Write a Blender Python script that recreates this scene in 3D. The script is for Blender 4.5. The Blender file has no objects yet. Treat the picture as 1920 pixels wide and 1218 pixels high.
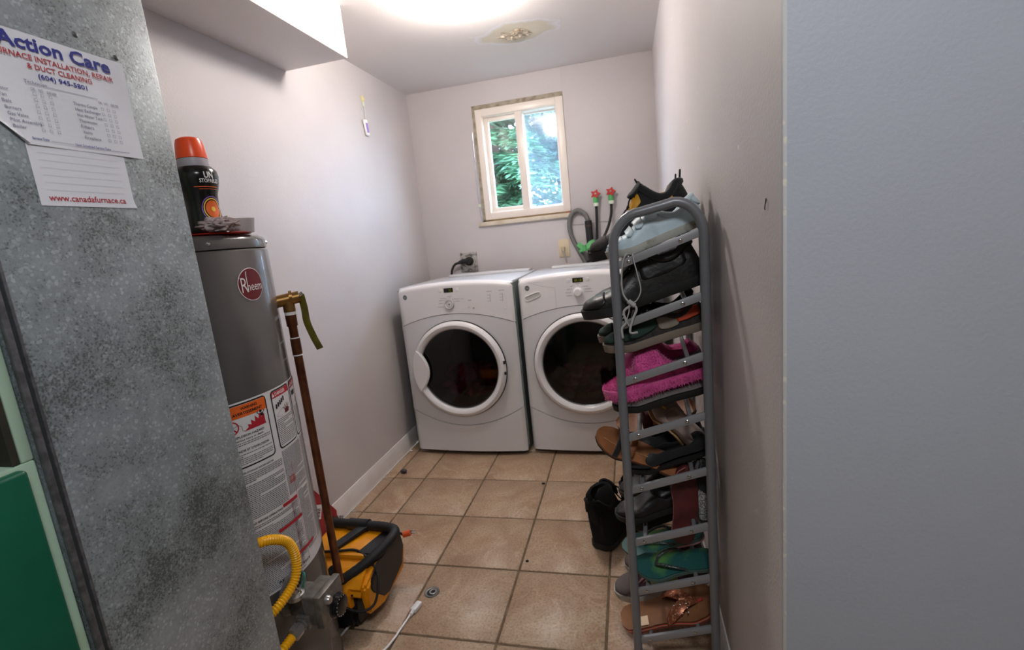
import bpy, bmesh, math, random
from mathutils import Vector, Matrix
random.seed(7)
S = bpy.context.scene
COL = S.collection
PI = math.pi

# ------------------------------------------------------------------ camera
CAM = (0.46, -0.89, 1.218)
cd = bpy.data.cameras.new('camera'); cam = bpy.data.objects.new('camera', cd); COL.objects.link(cam)
yaw, pit, roll = 0.2460482, -0.1805478, 0.1022913
M = Matrix.Rotation(yaw, 3, 'Z') @ Matrix.Rotation(pit, 3, 'X') @ Matrix.Rotation(roll, 3, 'Y')
r_, f_, u_ = M.col[0], M.col[1], M.col[2]
CM = Matrix(((r_[0], u_[0], -f_[0], 0.4583), (r_[1], u_[1], -f_[1], -0.8919), (r_[2], u_[2], -f_[2], 1.2181), (0, 0, 0, 1)))
cam.matrix_world = CM
cd.sensor_width = 36; cd.lens = 36 * 913.58 / 1920; cd.clip_start = 0.02
cd.dof.use_dof = True; cd.dof.focus_distance = 1.05; cd.dof.aperture_fstop = 6.0
S.camera = cam
# ------------------------------------------------------------------ world, lights, exposure
w = bpy.data.worlds.new('overcast_sky'); S.world = w; w.use_nodes = True
bgn = w.node_tree.nodes['Background']
bgn.inputs[0].default_value = (0.56, 0.76, 1.0, 1); bgn.inputs[1].default_value = 18.0
S.view_settings.view_transform = 'Standard'; S.view_settings.look = 'None'
S.view_settings.exposure = 0.74; S.view_settings.gamma = 1.0; S.view_settings.use_curve_mapping = False
LAMP_E = 130.0       # glass dome of the laundry room lamp
HALL_W = 10.0        # ceiling lamp of the hall behind the camera
hl = bpy.data.lights.new('hall_light', 'AREA'); hl.shape = 'RECTANGLE'; hl.size = 0.4; hl.size_y = 0.4
hl.energy = HALL_W; hl.color = (0.93, 0.96, 1.0)
hlo = bpy.data.objects.new('hall_light', hl); COL.objects.link(hlo); hlo.location = (0.62, -1.0, 2.12)

# ------------------------------------------------------------------ materials
def lin(c):
    c = c / 255.0
    return c / 12.92 if c <= 0.04045 else ((c + 0.055) / 1.055) ** 2.4
def rgb(r, g, b): return (lin(r), lin(g), lin(b), 1)
MATS = {}
def mat(name, col, rough=0.5, metal=0.0, noise=None, bump=0.0, bscale=60, spec=0.5, emit=None, estr=0.0, trans=0.0, coat=0.0, sheen=0.0, coords='Object'):
    """noise=(scale, colour2, lo, hi)"""
    if name in MATS: return MATS[name]
    m = bpy.data.materials.new(name); m.use_nodes = True; MATS[name] = m
    nt = m.node_tree; N = nt.nodes; L = nt.links; b = N['Principled BSDF']
    b.inputs['Base Color'].default_value = col; b.inputs['Roughness'].default_value = rough
    b.inputs['Metallic'].default_value = metal; b.inputs['Specular IOR Level'].default_value = spec
    b.inputs['Transmission Weight'].default_value = trans; b.inputs['Coat Weight'].default_value = coat
    b.inputs['Sheen Weight'].default_value = sheen
    m.diffuse_color = col
    if emit: b.inputs['Emission Color'].default_value = emit; b.inputs['Emission Strength'].default_value = estr
    if noise or bump:
        tc = N.new('ShaderNodeTexCoord')
    if noise:
        n = N.new('ShaderNodeTexNoise'); n.inputs['Scale'].default_value = noise[0]; n.inputs['Detail'].default_value = 5
        L.new(tc.outputs[coords], n.inputs['Vector'])
        r = N.new('ShaderNodeValToRGB'); r.color_ramp.elements[0].position = noise[2]; r.color_ramp.elements[1].position = noise[3]
        r.color_ramp.elements[0].color = col; r.color_ramp.elements[1].color = noise[1]
        L.new(n.outputs['Fac'], r.inputs[0]); L.new(r.outputs[0], b.inputs['Base Color'])
    if bump:
        n2 = N.new('ShaderNodeTexNoise'); n2.inputs['Scale'].default_value = bscale; n2.inputs['Detail'].default_value = 3
        L.new(tc.outputs[coords], n2.inputs['Vector'])
        bp = N.new('ShaderNodeBump'); bp.inputs['Strength'].default_value = bump; bp.inputs['Distance'].default_value = 0.003
        L.new(n2.outputs['Fac'], bp.inputs['Height']); L.new(bp.outputs[0], b.inputs['Normal'])
    return m

def wall_mat(nm='painted_drywall', chips=False):
    m = mat(nm, rgb(200, 194, 193), 0.55, noise=(2.2, rgb(192, 186, 187), .35, .7), bump=.25, bscale=170)
    if not chips: return m
    nt = m.node_tree; N = nt.nodes; L = nt.links; b = N['Principled BSDF']
    ramp = b.inputs['Base Color'].links[0].from_node; tc = [n for n in N if n.type == 'TEX_COORD'][0]
    v = N.new('ShaderNodeTexNoise'); v.inputs['Scale'].default_value = 38; v.inputs['Detail'].default_value = 1
    L.new(tc.outputs['Object'], v.inputs['Vector'])
    rr = N.new('ShaderNodeValToRGB'); rr.color_ramp.elements[0].position = .785; rr.color_ramp.elements[1].position = .795
    L.new(v.outputs['Fac'], rr.inputs[0])
    mx = N.new('ShaderNodeMixRGB'); mx.inputs[2].default_value = rgb(230, 228, 222)
    L.new(rr.outputs[0], mx.inputs[0]); L.new(ramp.outputs[0], mx.inputs[1]); L.new(mx.outputs[0], b.inputs['Base Color'])
    return m
WALL = wall_mat(); WALLC = wall_mat('chipped_drywall', True)
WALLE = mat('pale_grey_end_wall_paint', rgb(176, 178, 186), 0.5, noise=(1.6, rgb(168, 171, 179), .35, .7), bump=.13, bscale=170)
WHITEP = mat('white_semi_gloss_trim', rgb(226, 222, 220), 0.35, noise=(9, rgb(214, 209, 206), .4, .75))
RECESS = mat('recess_shadow_brown', rgb(168, 158, 140), 0.8, noise=(30, rgb(126, 112, 92), .4, .7))
CEILW = mat('soffit_white', rgb(226, 220, 219), 0.6, bump=.2, bscale=150)

def ceil_mat():
    m = mat('ceiling_paint_with_stain', rgb(228, 226, 234), 0.7, bump=.2, bscale=150)
    nt = m.node_tree; N = nt.nodes; L = nt.links; b = N['Principled BSDF']
    g = N.new('ShaderNodeNewGeometry'); sub = N.new('ShaderNodeVectorMath'); sub.operation = 'SUBTRACT'; sub.inputs[1].default_value = (-0.03, 1.70, 2.2)
    mul = N.new('ShaderNodeVectorMath'); mul.operation = 'MULTIPLY'; mul.inputs[1].default_value = (3.3, 4.9, 0)
    nz = N.new('ShaderNodeTexNoise'); nz.inputs['Scale'].default_value = 7; nz.inputs['Detail'].default_value = 4
    L.new(g.outputs['Position'], sub.inputs[0]); L.new(sub.outputs[0], mul.inputs[0]); L.new(g.outputs['Position'], nz.inputs['Vector'])
    ln = N.new('ShaderNodeVectorMath'); ln.operation = 'LENGTH'; L.new(mul.outputs[0], ln.inputs[0])
    ad = N.new('ShaderNodeMath'); ad.operation = 'MULTIPLY_ADD'; ad.inputs[1].default_value = .7; L.new(nz.outputs['Fac'], ad.inputs[0]); L.new(ln.outputs['Value'], ad.inputs[2])
    rr = N.new('ShaderNodeValToRGB'); e = rr.color_ramp.elements
    e[0].position = .55; e[0].color = rgb(222, 214, 196); e[1].position = 1.45; e[1].color = rgb(228, 226, 234)
    x = e.new(.85); x.color = rgb(210, 202, 184)
    x = e.new(1.25); x.color = rgb(220, 214, 212)
    dv = N.new('ShaderNodeMath'); dv.operation = 'MULTIPLY'; dv.inputs[1].default_value = .69
    L.new(ad.outputs[0], dv.inputs[0])
    for el in e: el.position = min(1, el.position * .69)
    L.new(dv.outputs[0], rr.inputs[0]); L.new(rr.outputs[0], b.inputs['Base Color'])
    return m
CEIL = ceil_mat()

def tile_mat():
    m = mat('tan_ceramic_tile', rgb(176, 148, 122), 0.42)
    nt = m.node_tree; N = nt.nodes; L = nt.links; b = N['Principled BSDF']
    g = N.new('ShaderNodeNewGeometry'); oi = N.new('ShaderNodeObjectInfo')
    off = N.new('ShaderNodeVectorMath'); off.operation = 'MULTIPLY_ADD'; off.inputs[1].default_value = (1, 1, 1)
    cmb = N.new('ShaderNodeCombineXYZ'); mu = N.new('ShaderNodeMath'); mu.operation = 'MULTIPLY'; mu.inputs[1].default_value = 40
    L.new(oi.outputs['Random'], mu.inputs[0]); L.new(mu.outputs[0], cmb.inputs[2])
    L.new(g.outputs['Position'], off.inputs[0]); L.new(cmb.outputs[0], off.inputs[2])
    n1 = N.new('ShaderNodeTexNoise'); n1.inputs['Scale'].default_value = 5; n1.inputs['Detail'].default_value = 8; n1.inputs['Roughness'].default_value = .62; n1.inputs['Distortion'].default_value = 1.2
    L.new(off.outputs[0], n1.inputs['Vector'])
    r = N.new('ShaderNodeValToRGB'); e = r.color_ramp.elements
    e[0].position = .3; e[0].color = rgb(166, 134, 108); e[1].position = .7; e[1].color = rgb(196, 174, 148)
    x = e.new(.5); x.color = rgb(182, 154, 127)
    L.new(n1.outputs['Fac'], r.inputs[0])
    # pale streaks
    n2 = N.new('ShaderNodeTexNoise'); n2.inputs['Scale'].default_value = 3.2; n2.inputs['Detail'].default_value = 2; n2.inputs['Distortion'].default_value = 2.5
    L.new(off.outputs[0], n2.inputs['Vector'])
    r2 = N.new('ShaderNodeValToRGB'); e2 = r2.color_ramp.elements; e2[0].position = .485; e2[0].color = (0, 0, 0, 1); e2[1].position = .515; e2[1].color = (0, 0, 0, 1)
    x = e2.new(.5); x.color = (.28, .28, .28, 1)
    L.new(n2.outputs['Fac'], r2.inputs[0])
    mx = N.new('ShaderNodeMixRGB'); mx.inputs[2].default_value = rgb(226, 206, 184)
    L.new(r2.outputs[0], mx.inputs[0]); L.new(r.outputs[0], mx.inputs[1])
    n3 = N.new('ShaderNodeTexNoise'); n3.inputs['Scale'].default_value = 130; n3.inputs['Detail'].default_value = 2
    L.new(g.outputs['Position'], n3.inputs['Vector'])
    r3 = N.new('ShaderNodeValToRGB'); r3.color_ramp.elements[0].position = .35; r3.color_ramp.elements[0].color = (.72, .70, .68, 1); r3.color_ramp.elements[1].position = .52; r3.color_ramp.elements[1].color = (1, 1, 1, 1)
    L.new(n3.outputs['Fac'], r3.inputs[0])
    m2 = N.new('ShaderNodeMixRGB'); m2.blend_type = 'MULTIPLY'; m2.inputs[0].default_value = 1
    L.new(mx.outputs[0], m2.inputs[1]); L.new(r3.outputs[0], m2.inputs[2]); L.new(m2.outputs[0], b.inputs['Base Color'])
    bp = N.new('ShaderNodeBump'); bp.inputs['Strength'].default_value = .25; bp.inputs['Distance'].default_value = .002
    L.new(n1.outputs['Fac'], bp.inputs['Height']); L.new(bp.outputs[0], b.inputs['Normal'])
    return m
TILE = tile_mat()
GROUT = mat('dark_grout', rgb(122, 104, 84), .95, noise=(18, rgb(92, 76, 58), .35, .65), bump=.4, bscale=200)

def duct_mat():
    m = mat('galvanised_sheet_metal', rgb(150, 158, 162), .45, metal=.3)
    nt = m.node_tree; N = nt.nodes; L = nt.links; b = N['Principled BSDF']
    g = N.new('ShaderNodeTexCoord')
    v = N.new('ShaderNodeTexVoronoi'); v.inputs['Scale'].default_value = 260; L.new(g.outputs['Object'], v.inputs['Vector'])
    nz = N.new('ShaderNodeTexNoise'); nz.inputs['Scale'].default_value = 6; nz.inputs['Detail'].default_value = 6; nz.inputs['Roughness'].default_value = .65
    L.new(g.outputs['Object'], nz.inputs['Vector'])
    sp = N.new('ShaderNodeTexNoise'); sp.inputs['Scale'].default_value = 330; sp.inputs['Detail'].default_value = 2; L.new(g.outputs['Object'], sp.inputs['Vector'])
    r1 = N.new('ShaderNodeValToRGB'); e = r1.color_ramp.elements
    e[0].position = .3; e[0].color = rgb(124, 132, 134); e[1].position = .72; e[1].color = rgb(172, 180, 184)
    L.new(nz.outputs['Fac'], r1.inputs[0])
    bw = N.new('ShaderNodeSeparateColor'); L.new(v.outputs['Color'], bw.inputs[0])
    r2 = N.new('ShaderNodeValToRGB'); e = r2.color_ramp.elements
    e[0].position = 0; e[0].color = (.86, .87, .88, 1); e[1].position = 1; e[1].color = (1.38, 1.38, 1.38, 1)
    x = e.new(.82); x.color = (1.0, 1.0, 1.0, 1)
    L.new(bw.outputs[0], r2.inputs[0])
    m1 = N.new('ShaderNodeMixRGB'); m1.blend_type = 'MULTIPLY'; m1.inputs[0].default_value = 1
    L.new(r1.outputs[0], m1.inputs[1]); L.new(r2.outputs[0], m1.inputs[2])
    # dark tarnish specks, gathered where the large noise is low
    r3 = N.new('ShaderNodeValToRGB'); e = r3.color_ramp.elements
    e[0].position = .30; e[0].color = (.50, .50, .46, 1); e[1].position = .42; e[1].color = (1, 1, 1, 1)
    ad = N.new('ShaderNodeMath'); ad.operation = 'MULTIPLY_ADD'; ad.inputs[1].default_value = 1.0
    L.new(nz.outputs['Fac'], ad.inputs[0]); 
    s2 = N.new('ShaderNodeMath'); s2.operation = 'MULTIPLY_ADD'; s2.inputs[1].default_value = .8; s2.inputs[2].default_value = -.44
    L.new(sp.outputs['Fac'], s2.inputs[0]); L.new(s2.outputs[0], ad.inputs[2]); L.new(ad.outputs[0], r3.inputs[0])
    m2 = N.new('ShaderNodeMixRGB'); m2.blend_type = 'MULTIPLY'; m2.inputs[0].default_value = 1
    L.new(m1.outputs[0], m2.inputs[1]); L.new(r3.outputs[0], m2.inputs[2]); L.new(m2.outputs[0], b.inputs['Base Color'])
    bp = N.new('ShaderNodeBump'); bp.inputs['Strength'].default_value = .25; bp.inputs['Distance'].default_value = .001
    L.new(sp.outputs['Fac'], bp.inputs['Height']); L.new(bp.outputs[0], b.inputs['Normal'])
    return m
DUCT = duct_mat()
DUCTE = mat('folded_galvanised_edge', rgb(112, 112, 116), .5, metal=.5, noise=(90, rgb(84, 84, 86), .35, .65))
LGREEN = mat('aged_pale_green_enamel', rgb(178, 206, 182), .5, noise=(14, rgb(168, 188, 150), .5, .75))
DGREEN = mat('dark_green_enamel', rgb(6, 92, 66), .38, noise=(5, rgb(4, 80, 58), .35, .7))
SOOT = mat('dark_furnace_interior', rgb(44, 42, 32), .9, noise=(14, rgb(70, 66, 44), .45, .7))
PAPER = mat('sticker_paper', rgb(228, 229, 236), .45, bump=.25, bscale=18)
INKB = mat('blue_ink', rgb(38, 46, 140), .5); INKR = mat('red_ink', rgb(178, 34, 48), .5); INKG = mat('grey_blue_ink', rgb(92, 96, 128), .5)
INKK = mat('black_ink', rgb(22, 22, 24), .5); INKO = mat('orange_ink', rgb(232, 104, 32), .5); FAINT = mat('faint_rule_ink', rgb(208, 210, 220), .5)
INKT = mat('small_text_ink', rgb(120, 118, 120), .6)
INKW = mat('white_ink', rgb(236, 234, 232), .5); INKY = mat('yellow_ink', rgb(236, 196, 60), .5); INKP = mat('violet_ink', rgb(130, 92, 180), .5)
TANK = mat('grey_enamel_tank', rgb(80, 76, 74), .26, noise=(2, rgb(75, 72, 70), .4, .6), coat=.3)
LABEL = mat('label_film', rgb(222, 221, 222), .35)
LOGO = mat('dark_red_emblem', rgb(108, 12, 26), .35)
COPPER = mat('old_copper', rgb(124, 76, 50), .38, metal=.75, noise=(22, rgb(88, 52, 36), .4, .7))
BRASS = mat('brass', rgb(150, 112, 62), .38, metal=.8, noise=(30, rgb(112, 82, 46), .4, .7))
STEEL = mat('steel', rgb(176, 174, 170), .32, metal=.85)
CASTA = mat('cast_aluminium', rgb(132, 128, 122), .45, metal=.55, noise=(60, rgb(108, 104, 98), .35, .65))
CHROME = mat('chrome', rgb(215, 215, 215), .15, metal=1)
TAGY = mat('olive_plastic_tag', rgb(112, 106, 34), .5, noise=(25, rgb(86, 82, 28), .4, .7))
YHOSE = mat('yellow_coated_gas_hose', rgb(236, 172, 10), .35)
YVAC = mat('yellow_vacuum_plastic', rgb(226, 146, 6), .4, noise=(8, rgb(206, 130, 8), .45, .75))
BLKP = mat('black_plastic', rgb(24, 24, 27), .42)
BLKR = mat('black_rubber', rgb(20, 20, 22), .62)
ORNG = mat('orange_plug_rubber', rgb(222, 84, 26), .5)
REDP = mat('red_board', rgb(150, 22, 34), .5)
WHITEA = mat('white_appliance_enamel', rgb(216, 216, 218), .22, coat=.2)
WHITEB = mat('white_moulded_plastic', rgb(230, 228, 229), .25)
APPG = mat('grey_green_side_panel', rgb(112, 122, 120), .4)
GAP = mat('dark_gap', rgb(20, 20, 20), .8)
DRUM = mat('drum_metal', rgb(92, 88, 86), .4, metal=.6)
PINKC = mat('magenta_laundry', rgb(150, 30, 72), .9, noise=(12, rgb(70, 16, 40), .4, .6))
EMBL = mat('appliance_emblem', rgb(96, 98, 102), .3, metal=.6)
TXTG = mat('panel_print_grey', rgb(150, 150, 156), .5)
LCD = mat('lcd_window', rgb(14, 14, 12), .2)
LCDT = mat('lcd_digits', rgb(120, 118, 30), .5, emit=rgb(130, 130, 30), estr=.35)
VINYL = mat('cream_vinyl_window_frame', rgb(236, 226, 216), .35)
OUTM = mat('scratched_outlet_plate', rgb(176, 172, 168), .4, metal=.3, noise=(40, rgb(96, 92, 88), .48, .62))
IVORY = mat('yellowed_ivory_plastic', rgb(206, 190, 158), .45)
GREYH = mat('grey_drain_hose', rgb(104, 104, 102), .5)
GTAPE = mat('green_ribbon_tape', rgb(86, 168, 100), .55); REDV = mat('red_valve_wheel', rgb(176, 42, 36), .45); WHT = mat('white_fitting', rgb(214, 222, 206), .5)
RACK = mat('silver_grey_rack_paint', rgb(122, 123, 127), .36, metal=.2)
RACKB = mat('grey_flat_bar_paint', rgb(150, 150, 153), .42, metal=.3)
BLEATH = mat('black_leather', rgb(21, 19, 18), .42, noise=(25, rgb(15, 14, 13), .4, .7), bump=.3, bscale=90)
BSUEDE = mat('black_suede', rgb(20, 20, 22), .9, sheen=.2)
BFAB = mat('black_fabric', rgb(11, 11, 13), .95)
BSOLE = mat('black_rubber_sole', rgb(24, 23, 22), .7)
WLEATH = mat('pale_blue_white_leather', rgb(186, 204, 212), .45, noise=(30, rgb(160, 176, 184), .5, .75), bump=.25, bscale=50)
WSOLE = mat('dirty_white_sole', rgb(178, 178, 170), .6, noise=(24, rgb(120, 112, 92), .5, .68))
TAUPE = mat('taupe_knit_lining', rgb(132, 122, 106), .9)
YELP = mat('yellow_boot_patch', rgb(196, 140, 24), .5)
BRSN = mat('dark_brown_mesh', rgb(52, 46, 42), .85, noise=(80, rgb(36, 34, 34), .4, .6))
BEIG = mat('beige_midsole', rgb(128, 117, 104), .6); ORGP = mat('rust_orange_patch', rgb(178, 62, 24), .6); GRNS = mat('dark_green_suede', rgb(30, 52, 44), .85)
PINKF = mat('pink_fuzzy_fabric', rgb(214, 82, 150), .95, noise=(40, rgb(186, 58, 126), .4, .65), sheen=.4)
GSOLE = mat('grey_felt_sole', rgb(120, 112, 112), .85)
TANL = mat('tan_leather', rgb(150, 96, 58), .5, noise=(18, rgb(120, 74, 42), .4, .7))
BALL = mat('pale_rose_leather', rgb(170, 148, 140), .5, noise=(14, rgb(146, 122, 112), .4, .7)); GOLD = mat('gold_buckle', rgb(190, 150, 60), .3, metal=.8)
MAROON = mat('dark_red_sole', rgb(92, 36, 36), .5, noise=(20, rgb(72, 28, 30), .4, .7)); SILVG = mat('silver_glitter', rgb(196, 196, 196), .4, metal=.25, noise=(300, rgb(96, 96, 96), .4, .6))
TEAL = mat('teal_printed_footbed', rgb(22, 84, 80), .55, noise=(11, rgb(84, 136, 66), .56, .70)); TEALS = mat('grey_teal_foam', rgb(86, 112, 104), .7); PALEP = mat('pale_pink_foam', rgb(214, 160, 170), .6)
MAUVE = mat('mauve_mesh', rgb(128, 100, 114), .85, noise=(60, rgb(96, 74, 90), .4, .6)); GRYS = mat('grey_mesh', rgb(96, 88, 86), .85); LIME = mat('pale_lime_panel', rgb(176, 186, 130), .6)
SANDB = mat('cork_brown_footbed', rgb(140, 92, 54), .65, noise=(12, rgb(112, 70, 40), .4, .7)); GLIT = mat('copper_glitter_strap', rgb(148, 84, 58), .35, metal=.5, noise=(220, rgb(212, 168, 130), .56, .64)); CORAL = mat('coral_red_sole', rgb(190, 70, 66), .55)
CORK = mat('beige_cork_edge', rgb(178, 140, 96), .7)
LACE = mat('grey_white_lace', rgb(170, 168, 166), .9); BLACE = mat('black_lace', rgb(18, 18, 18), .9); GLACE = mat('dark_grey_lace', rgb(84, 80, 76), .9)
DIAL = mat('glossy_black_dial', rgb(18, 18, 20), .25)
TISS = mat('grey_pink_lint', rgb(176, 158, 156), .95, noise=(30, rgb(120, 104, 104), .45, .7)); CLEARP = mat('clear_plastic', rgb(238, 240, 242), .08, trans=1.0)
REDC = mat('red_orange_cap', rgb(255, 86, 34), .3); BOTB = mat('black_shrink_label', rgb(14, 12, 12), .22); GREYC = mat('clouded_collar', rgb(176, 168, 176), .4)

def glass_mat(name, tint, gl=.09, dirt=0.0):
    m = bpy.data.materials.new(name); m.use_nodes = True; nt = m.node_tree; N = nt.nodes; L = nt.links; N.clear()
    o = N.new('ShaderNodeOutputMaterial'); t = N.new('ShaderNodeBsdfTransparent'); t.inputs[0].default_value = tint
    g = N.new('ShaderNodeBsdfGlossy'); g.inputs['Roughness'].default_value = .06
    mx = N.new('ShaderNodeMixShader'); mx.inputs[0].default_value = gl
    L.new(t.outputs[0], mx.inputs[1]); L.new(g.outputs[0], mx.inputs[2]); last = mx
    if dirt:
        d = N.new('ShaderNodeBsdfTranslucent'); d.inputs[0].default_value = (.8, .88, 1, 1); d2 = N.new('ShaderNodeMixShader')
        tc = N.new('ShaderNodeTexCoord'); n = N.new('ShaderNodeTexNoise'); n.inputs['Scale'].default_value = 9; n.inputs['Detail'].default_value = 6
        L.new(tc.outputs['Object'], n.inputs['Vector'])
        r = N.new('ShaderNodeMath'); r.operation = 'MULTIPLY'; r.inputs[1].default_value = dirt * 2; L.new(n.outputs['Fac'], r.inputs[0])
        L.new(r.outputs[0], d2.inputs[0]); L.new(mx.outputs[0], d2.inputs[1]); L.new(d.outputs[0], d2.inputs[2]); last = d2
    L.new(last.outputs[0], o.inputs[0]); return m
GLASS = glass_mat('clear_window_glass', (.95, .97, 1, 1)); GLASSD = glass_mat('dusty_window_glass', (.9, .94, 1, 1), .07, .035)
DGLASS = glass_mat('smoked_door_glass', (.30, .27, .28, 1), .045)

# ------------------------------------------------------------------ mesh helpers
def link(name, me, m=None, parent=None):
    o = bpy.data.objects.new(name, me); COL.objects.link(o)
    if m: me.materials.append(m)
    if parent: o.parent = parent
    return o
def pydata(name, vs, fs, m, parent=None, smooth=False, fix=True):
    me = bpy.data.meshes.new(name); me.from_pydata([tuple(v) for v in vs], [], fs)
    if fix:
        bm = bmesh.new(); bm.from_mesh(me); bmesh.ops.recalc_face_normals(bm, faces=bm.faces); bm.to_mesh(me); bm.free()
    if smooth: me.shade_smooth()
    me.update(); return link(name, me, m, parent)
def frombm(name, bm, m, parent=None, smooth=False, ang=None):
    me = bpy.data.meshes.new(name); bm.to_mesh(me); bm.free()
    if smooth or ang: me.shade_smooth()
    if ang: me.set_sharp_from_angle(angle=math.radians(ang))
    return link(name, me, m, parent)
def box_bm(bm, a, b, bev=0, seg=2, mtx=None):
    t = bmesh.new(); r = bmesh.ops.create_cube(t, size=1)
    sz = [abs(b[i] - a[i]) for i in range(3)]; c = [(a[i] + b[i]) / 2 for i in range(3)]
    for v in t.verts: v.co = Vector((v.co[0] * sz[0], v.co[1] * sz[1], v.co[2] * sz[2])) + Vector(c)
    if bev: bmesh.ops.bevel(t, geom=list(t.edges), offset=min(bev, min(sz) * .49), segments=seg, affect='EDGES', profile=.5)
    if mtx: bmesh.ops.transform(t, matrix=mtx, verts=t.verts)
    tmp = bpy.data.meshes.new('tmp'); t.to_mesh(tmp); t.free(); bm.from_mesh(tmp); bpy.data.meshes.remove(tmp)
def box(name, a, b, m, parent=None, bev=0, seg=2, mtx=None):
    bm = bmesh.new(); box_bm(bm, a, b, bev, seg, mtx)
    return frombm(name, bm, m, parent, ang=40 if bev else None)
def boxes(name, lst, m, parent=None, bev=0):
    bm = bmesh.new()
    for a, b in lst: box_bm(bm, a, b, bev)
    return frombm(name, bm, m, parent, ang=40 if bev else None)
def spline(pts, n=8, closed=False):
    P = [Vector(p) for p in pts]; out = []; K = len(P)
    rng = range(K) if closed else range(K - 1)
    for i in rng:
        p0 = P[(i - 1) % K] if closed or i > 0 else P[0] * 2 - P[1]
        p1 = P[i]; p2 = P[(i + 1) % K]
        p3 = P[(i + 2) % K] if closed or i + 2 < K else P[-1] * 2 - P[-2]
        for k in range(n):
            t = k / n
            out.append(.5 * ((2 * p1) + (p2 - p0) * t + (2 * p0 - 5 * p1 + 4 * p2 - p3) * t * t + (3 * p1 - p0 - 3 * p2 + p3) * t ** 3))
    if not closed: out.append(P[-1])
    return out
def tube_geo(pts, rad, seg=10, closed=False, flat=1.0, up=None):
    P = [Vector(p) for p in pts]; K = len(P); vs = []; fs = []
    if not callable(rad): r0 = rad; rad = lambda i: r0
    prev = None
    for i in range(K):
        a = P[i - 1] if (i > 0 or closed) else P[i]; b = P[(i + 1) % K] if (i < K - 1 or closed) else P[i]
        t = (b - a).normalized() if (b - a).length > 1e-9 else Vector((0, 0, 1))
        if prev is None:
            ref = Vector(up) if up else (Vector((0, 0, 1)) if abs(t.z) < .9 else Vector((1, 0, 0)))
            n = (ref - t * ref.dot(t)).normalized()
        else:
            n = prev - t * prev.dot(t)
            n = n.normalized() if n.length > 1e-6 else prev
        prev = n; bn = t.cross(n); r = rad(i)
        for k in range(seg):
            th = 2 * PI * k / seg
            vs.append(P[i] + n * (math.cos(th) * r * flat) + bn * (math.sin(th) * r))
    E_ = K if closed else K - 1
    for i in range(E_):
        j = (i + 1) % K
        for k in range(seg):
            l = (k + 1) % seg
            fs.append((i * seg + k, i * seg + l, j * seg + l, j * seg + k))
    if not closed:
        fs.append(tuple(range(seg))[::-1]); fs.append(tuple((K - 1) * seg + k for k in range(seg)))
    return vs, fs
def tube(name, pts, rad, m, parent=None, seg=10, closed=False, flat=1.0, up=None):
    v, f = tube_geo(pts, rad, seg, closed, flat, up)
    o = pydata(name, v, f, m, parent); o.data.shade_smooth(); o.data.set_sharp_from_angle(angle=math.radians(50)); return o
def tubes(name, lst, rad, m, parent=None, seg=6, flat=1.0, up=None):
    V = []; F = []
    for pts in lst:
        v, f = tube_geo(pts, rad, seg, False, flat, up); o = len(V); V += v; F += [tuple(i + o for i in q) for q in f]
    o = pydata(name, V, F, m, parent, smooth=True)
    if len(lst) > 1 and parent: o['kind'] = 'stuff'
    return o
def lathe(name, prof, m, parent=None, seg=40, mtx=None, ang=35):
    """prof: [(r,z)] around Z, then mtx"""
    vs = []; fs = []; K = len(prof)
    for (r, z) in prof:
        for k in range(seg):
            a = 2 * PI * k / seg; vs.append(Vector((r * math.cos(a), r * math.sin(a), z)))
    for i in range(K - 1):
        for k in range(seg):
            l = (k + 1) % seg; fs.append((i * seg + k, i * seg + l, (i + 1) * seg + l, (i + 1) * seg + k))
    if mtx: vs = [mtx @ v for v in vs]
    bm = bmesh.new(); bv = [bm.verts.new(v) for v in vs]
    for f in fs: bm.faces.new([bv[i] for i in f])
    bmesh.ops.remove_doubles(bm, verts=bm.verts, dist=1e-6)
    bmesh.ops.recalc_face_normals(bm, faces=bm.faces)
    return frombm(name, bm, m, parent, ang=ang)
def prism(name, poly, ax, lo, hi, m, parent=None, bev=0, mtx=None, ang=40):
    """poly in the two other axes order; extruded along axis ax from lo to hi"""
    bm = bmesh.new()
    def mk(p, t):
        if ax == 'x': return (t, p[0], p[1])
        if ax == 'y': return (p[0], t, p[1])
        return (p[0], p[1], t)
    a = [bm.verts.new(mk(p, lo)) for p in poly]; b = [bm.verts.new(mk(p, hi)) for p in poly]
    bm.faces.new(a); bm.faces.new(b[::-1])
    for i in range(len(poly)):
        j = (i + 1) % len(poly); bm.faces.new((a[j], a[i], b[i], b[j]))
    bmesh.ops.recalc_face_normals(bm, faces=bm.faces)
    if bev: bmesh.ops.bevel(bm, geom=list(bm.edges), offset=bev, segments=2, affect='EDGES')
    if mtx: bmesh.ops.transform(bm, matrix=mtx, verts=bm.verts)
    return frombm(name, bm, m, parent, ang=ang)
def rot_to(d, loc=(0, 0, 0)):
    return Matrix.Translation(loc) @ Vector(d).to_track_quat('Z', 'Y').to_matrix().to_4x4()
def tag(o, label=None, cat=None, group=None, kind=None):
    if label: o['label'] = label
    if cat: o['category'] = cat
    if group: o['group'] = group
    if kind: o['kind'] = kind
    return o
def thing(name, label, cat, loc=(0, 0, 0), group=None):
    """Empty at the base; geometry made in world coordinates is attached by kids()"""
    o = bpy.data.objects.new(name, None); COL.objects.link(o); o.location = loc; o.empty_display_size = .05
    return tag(o, label, cat, group)
def W(root):   # lets parts be built in world coordinates below a root that is only translated
    l = root.location.copy()
    for c in root.children: c.matrix_parent_inverse = Matrix.Translation(-l)
    return root
TXT = {}
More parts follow.
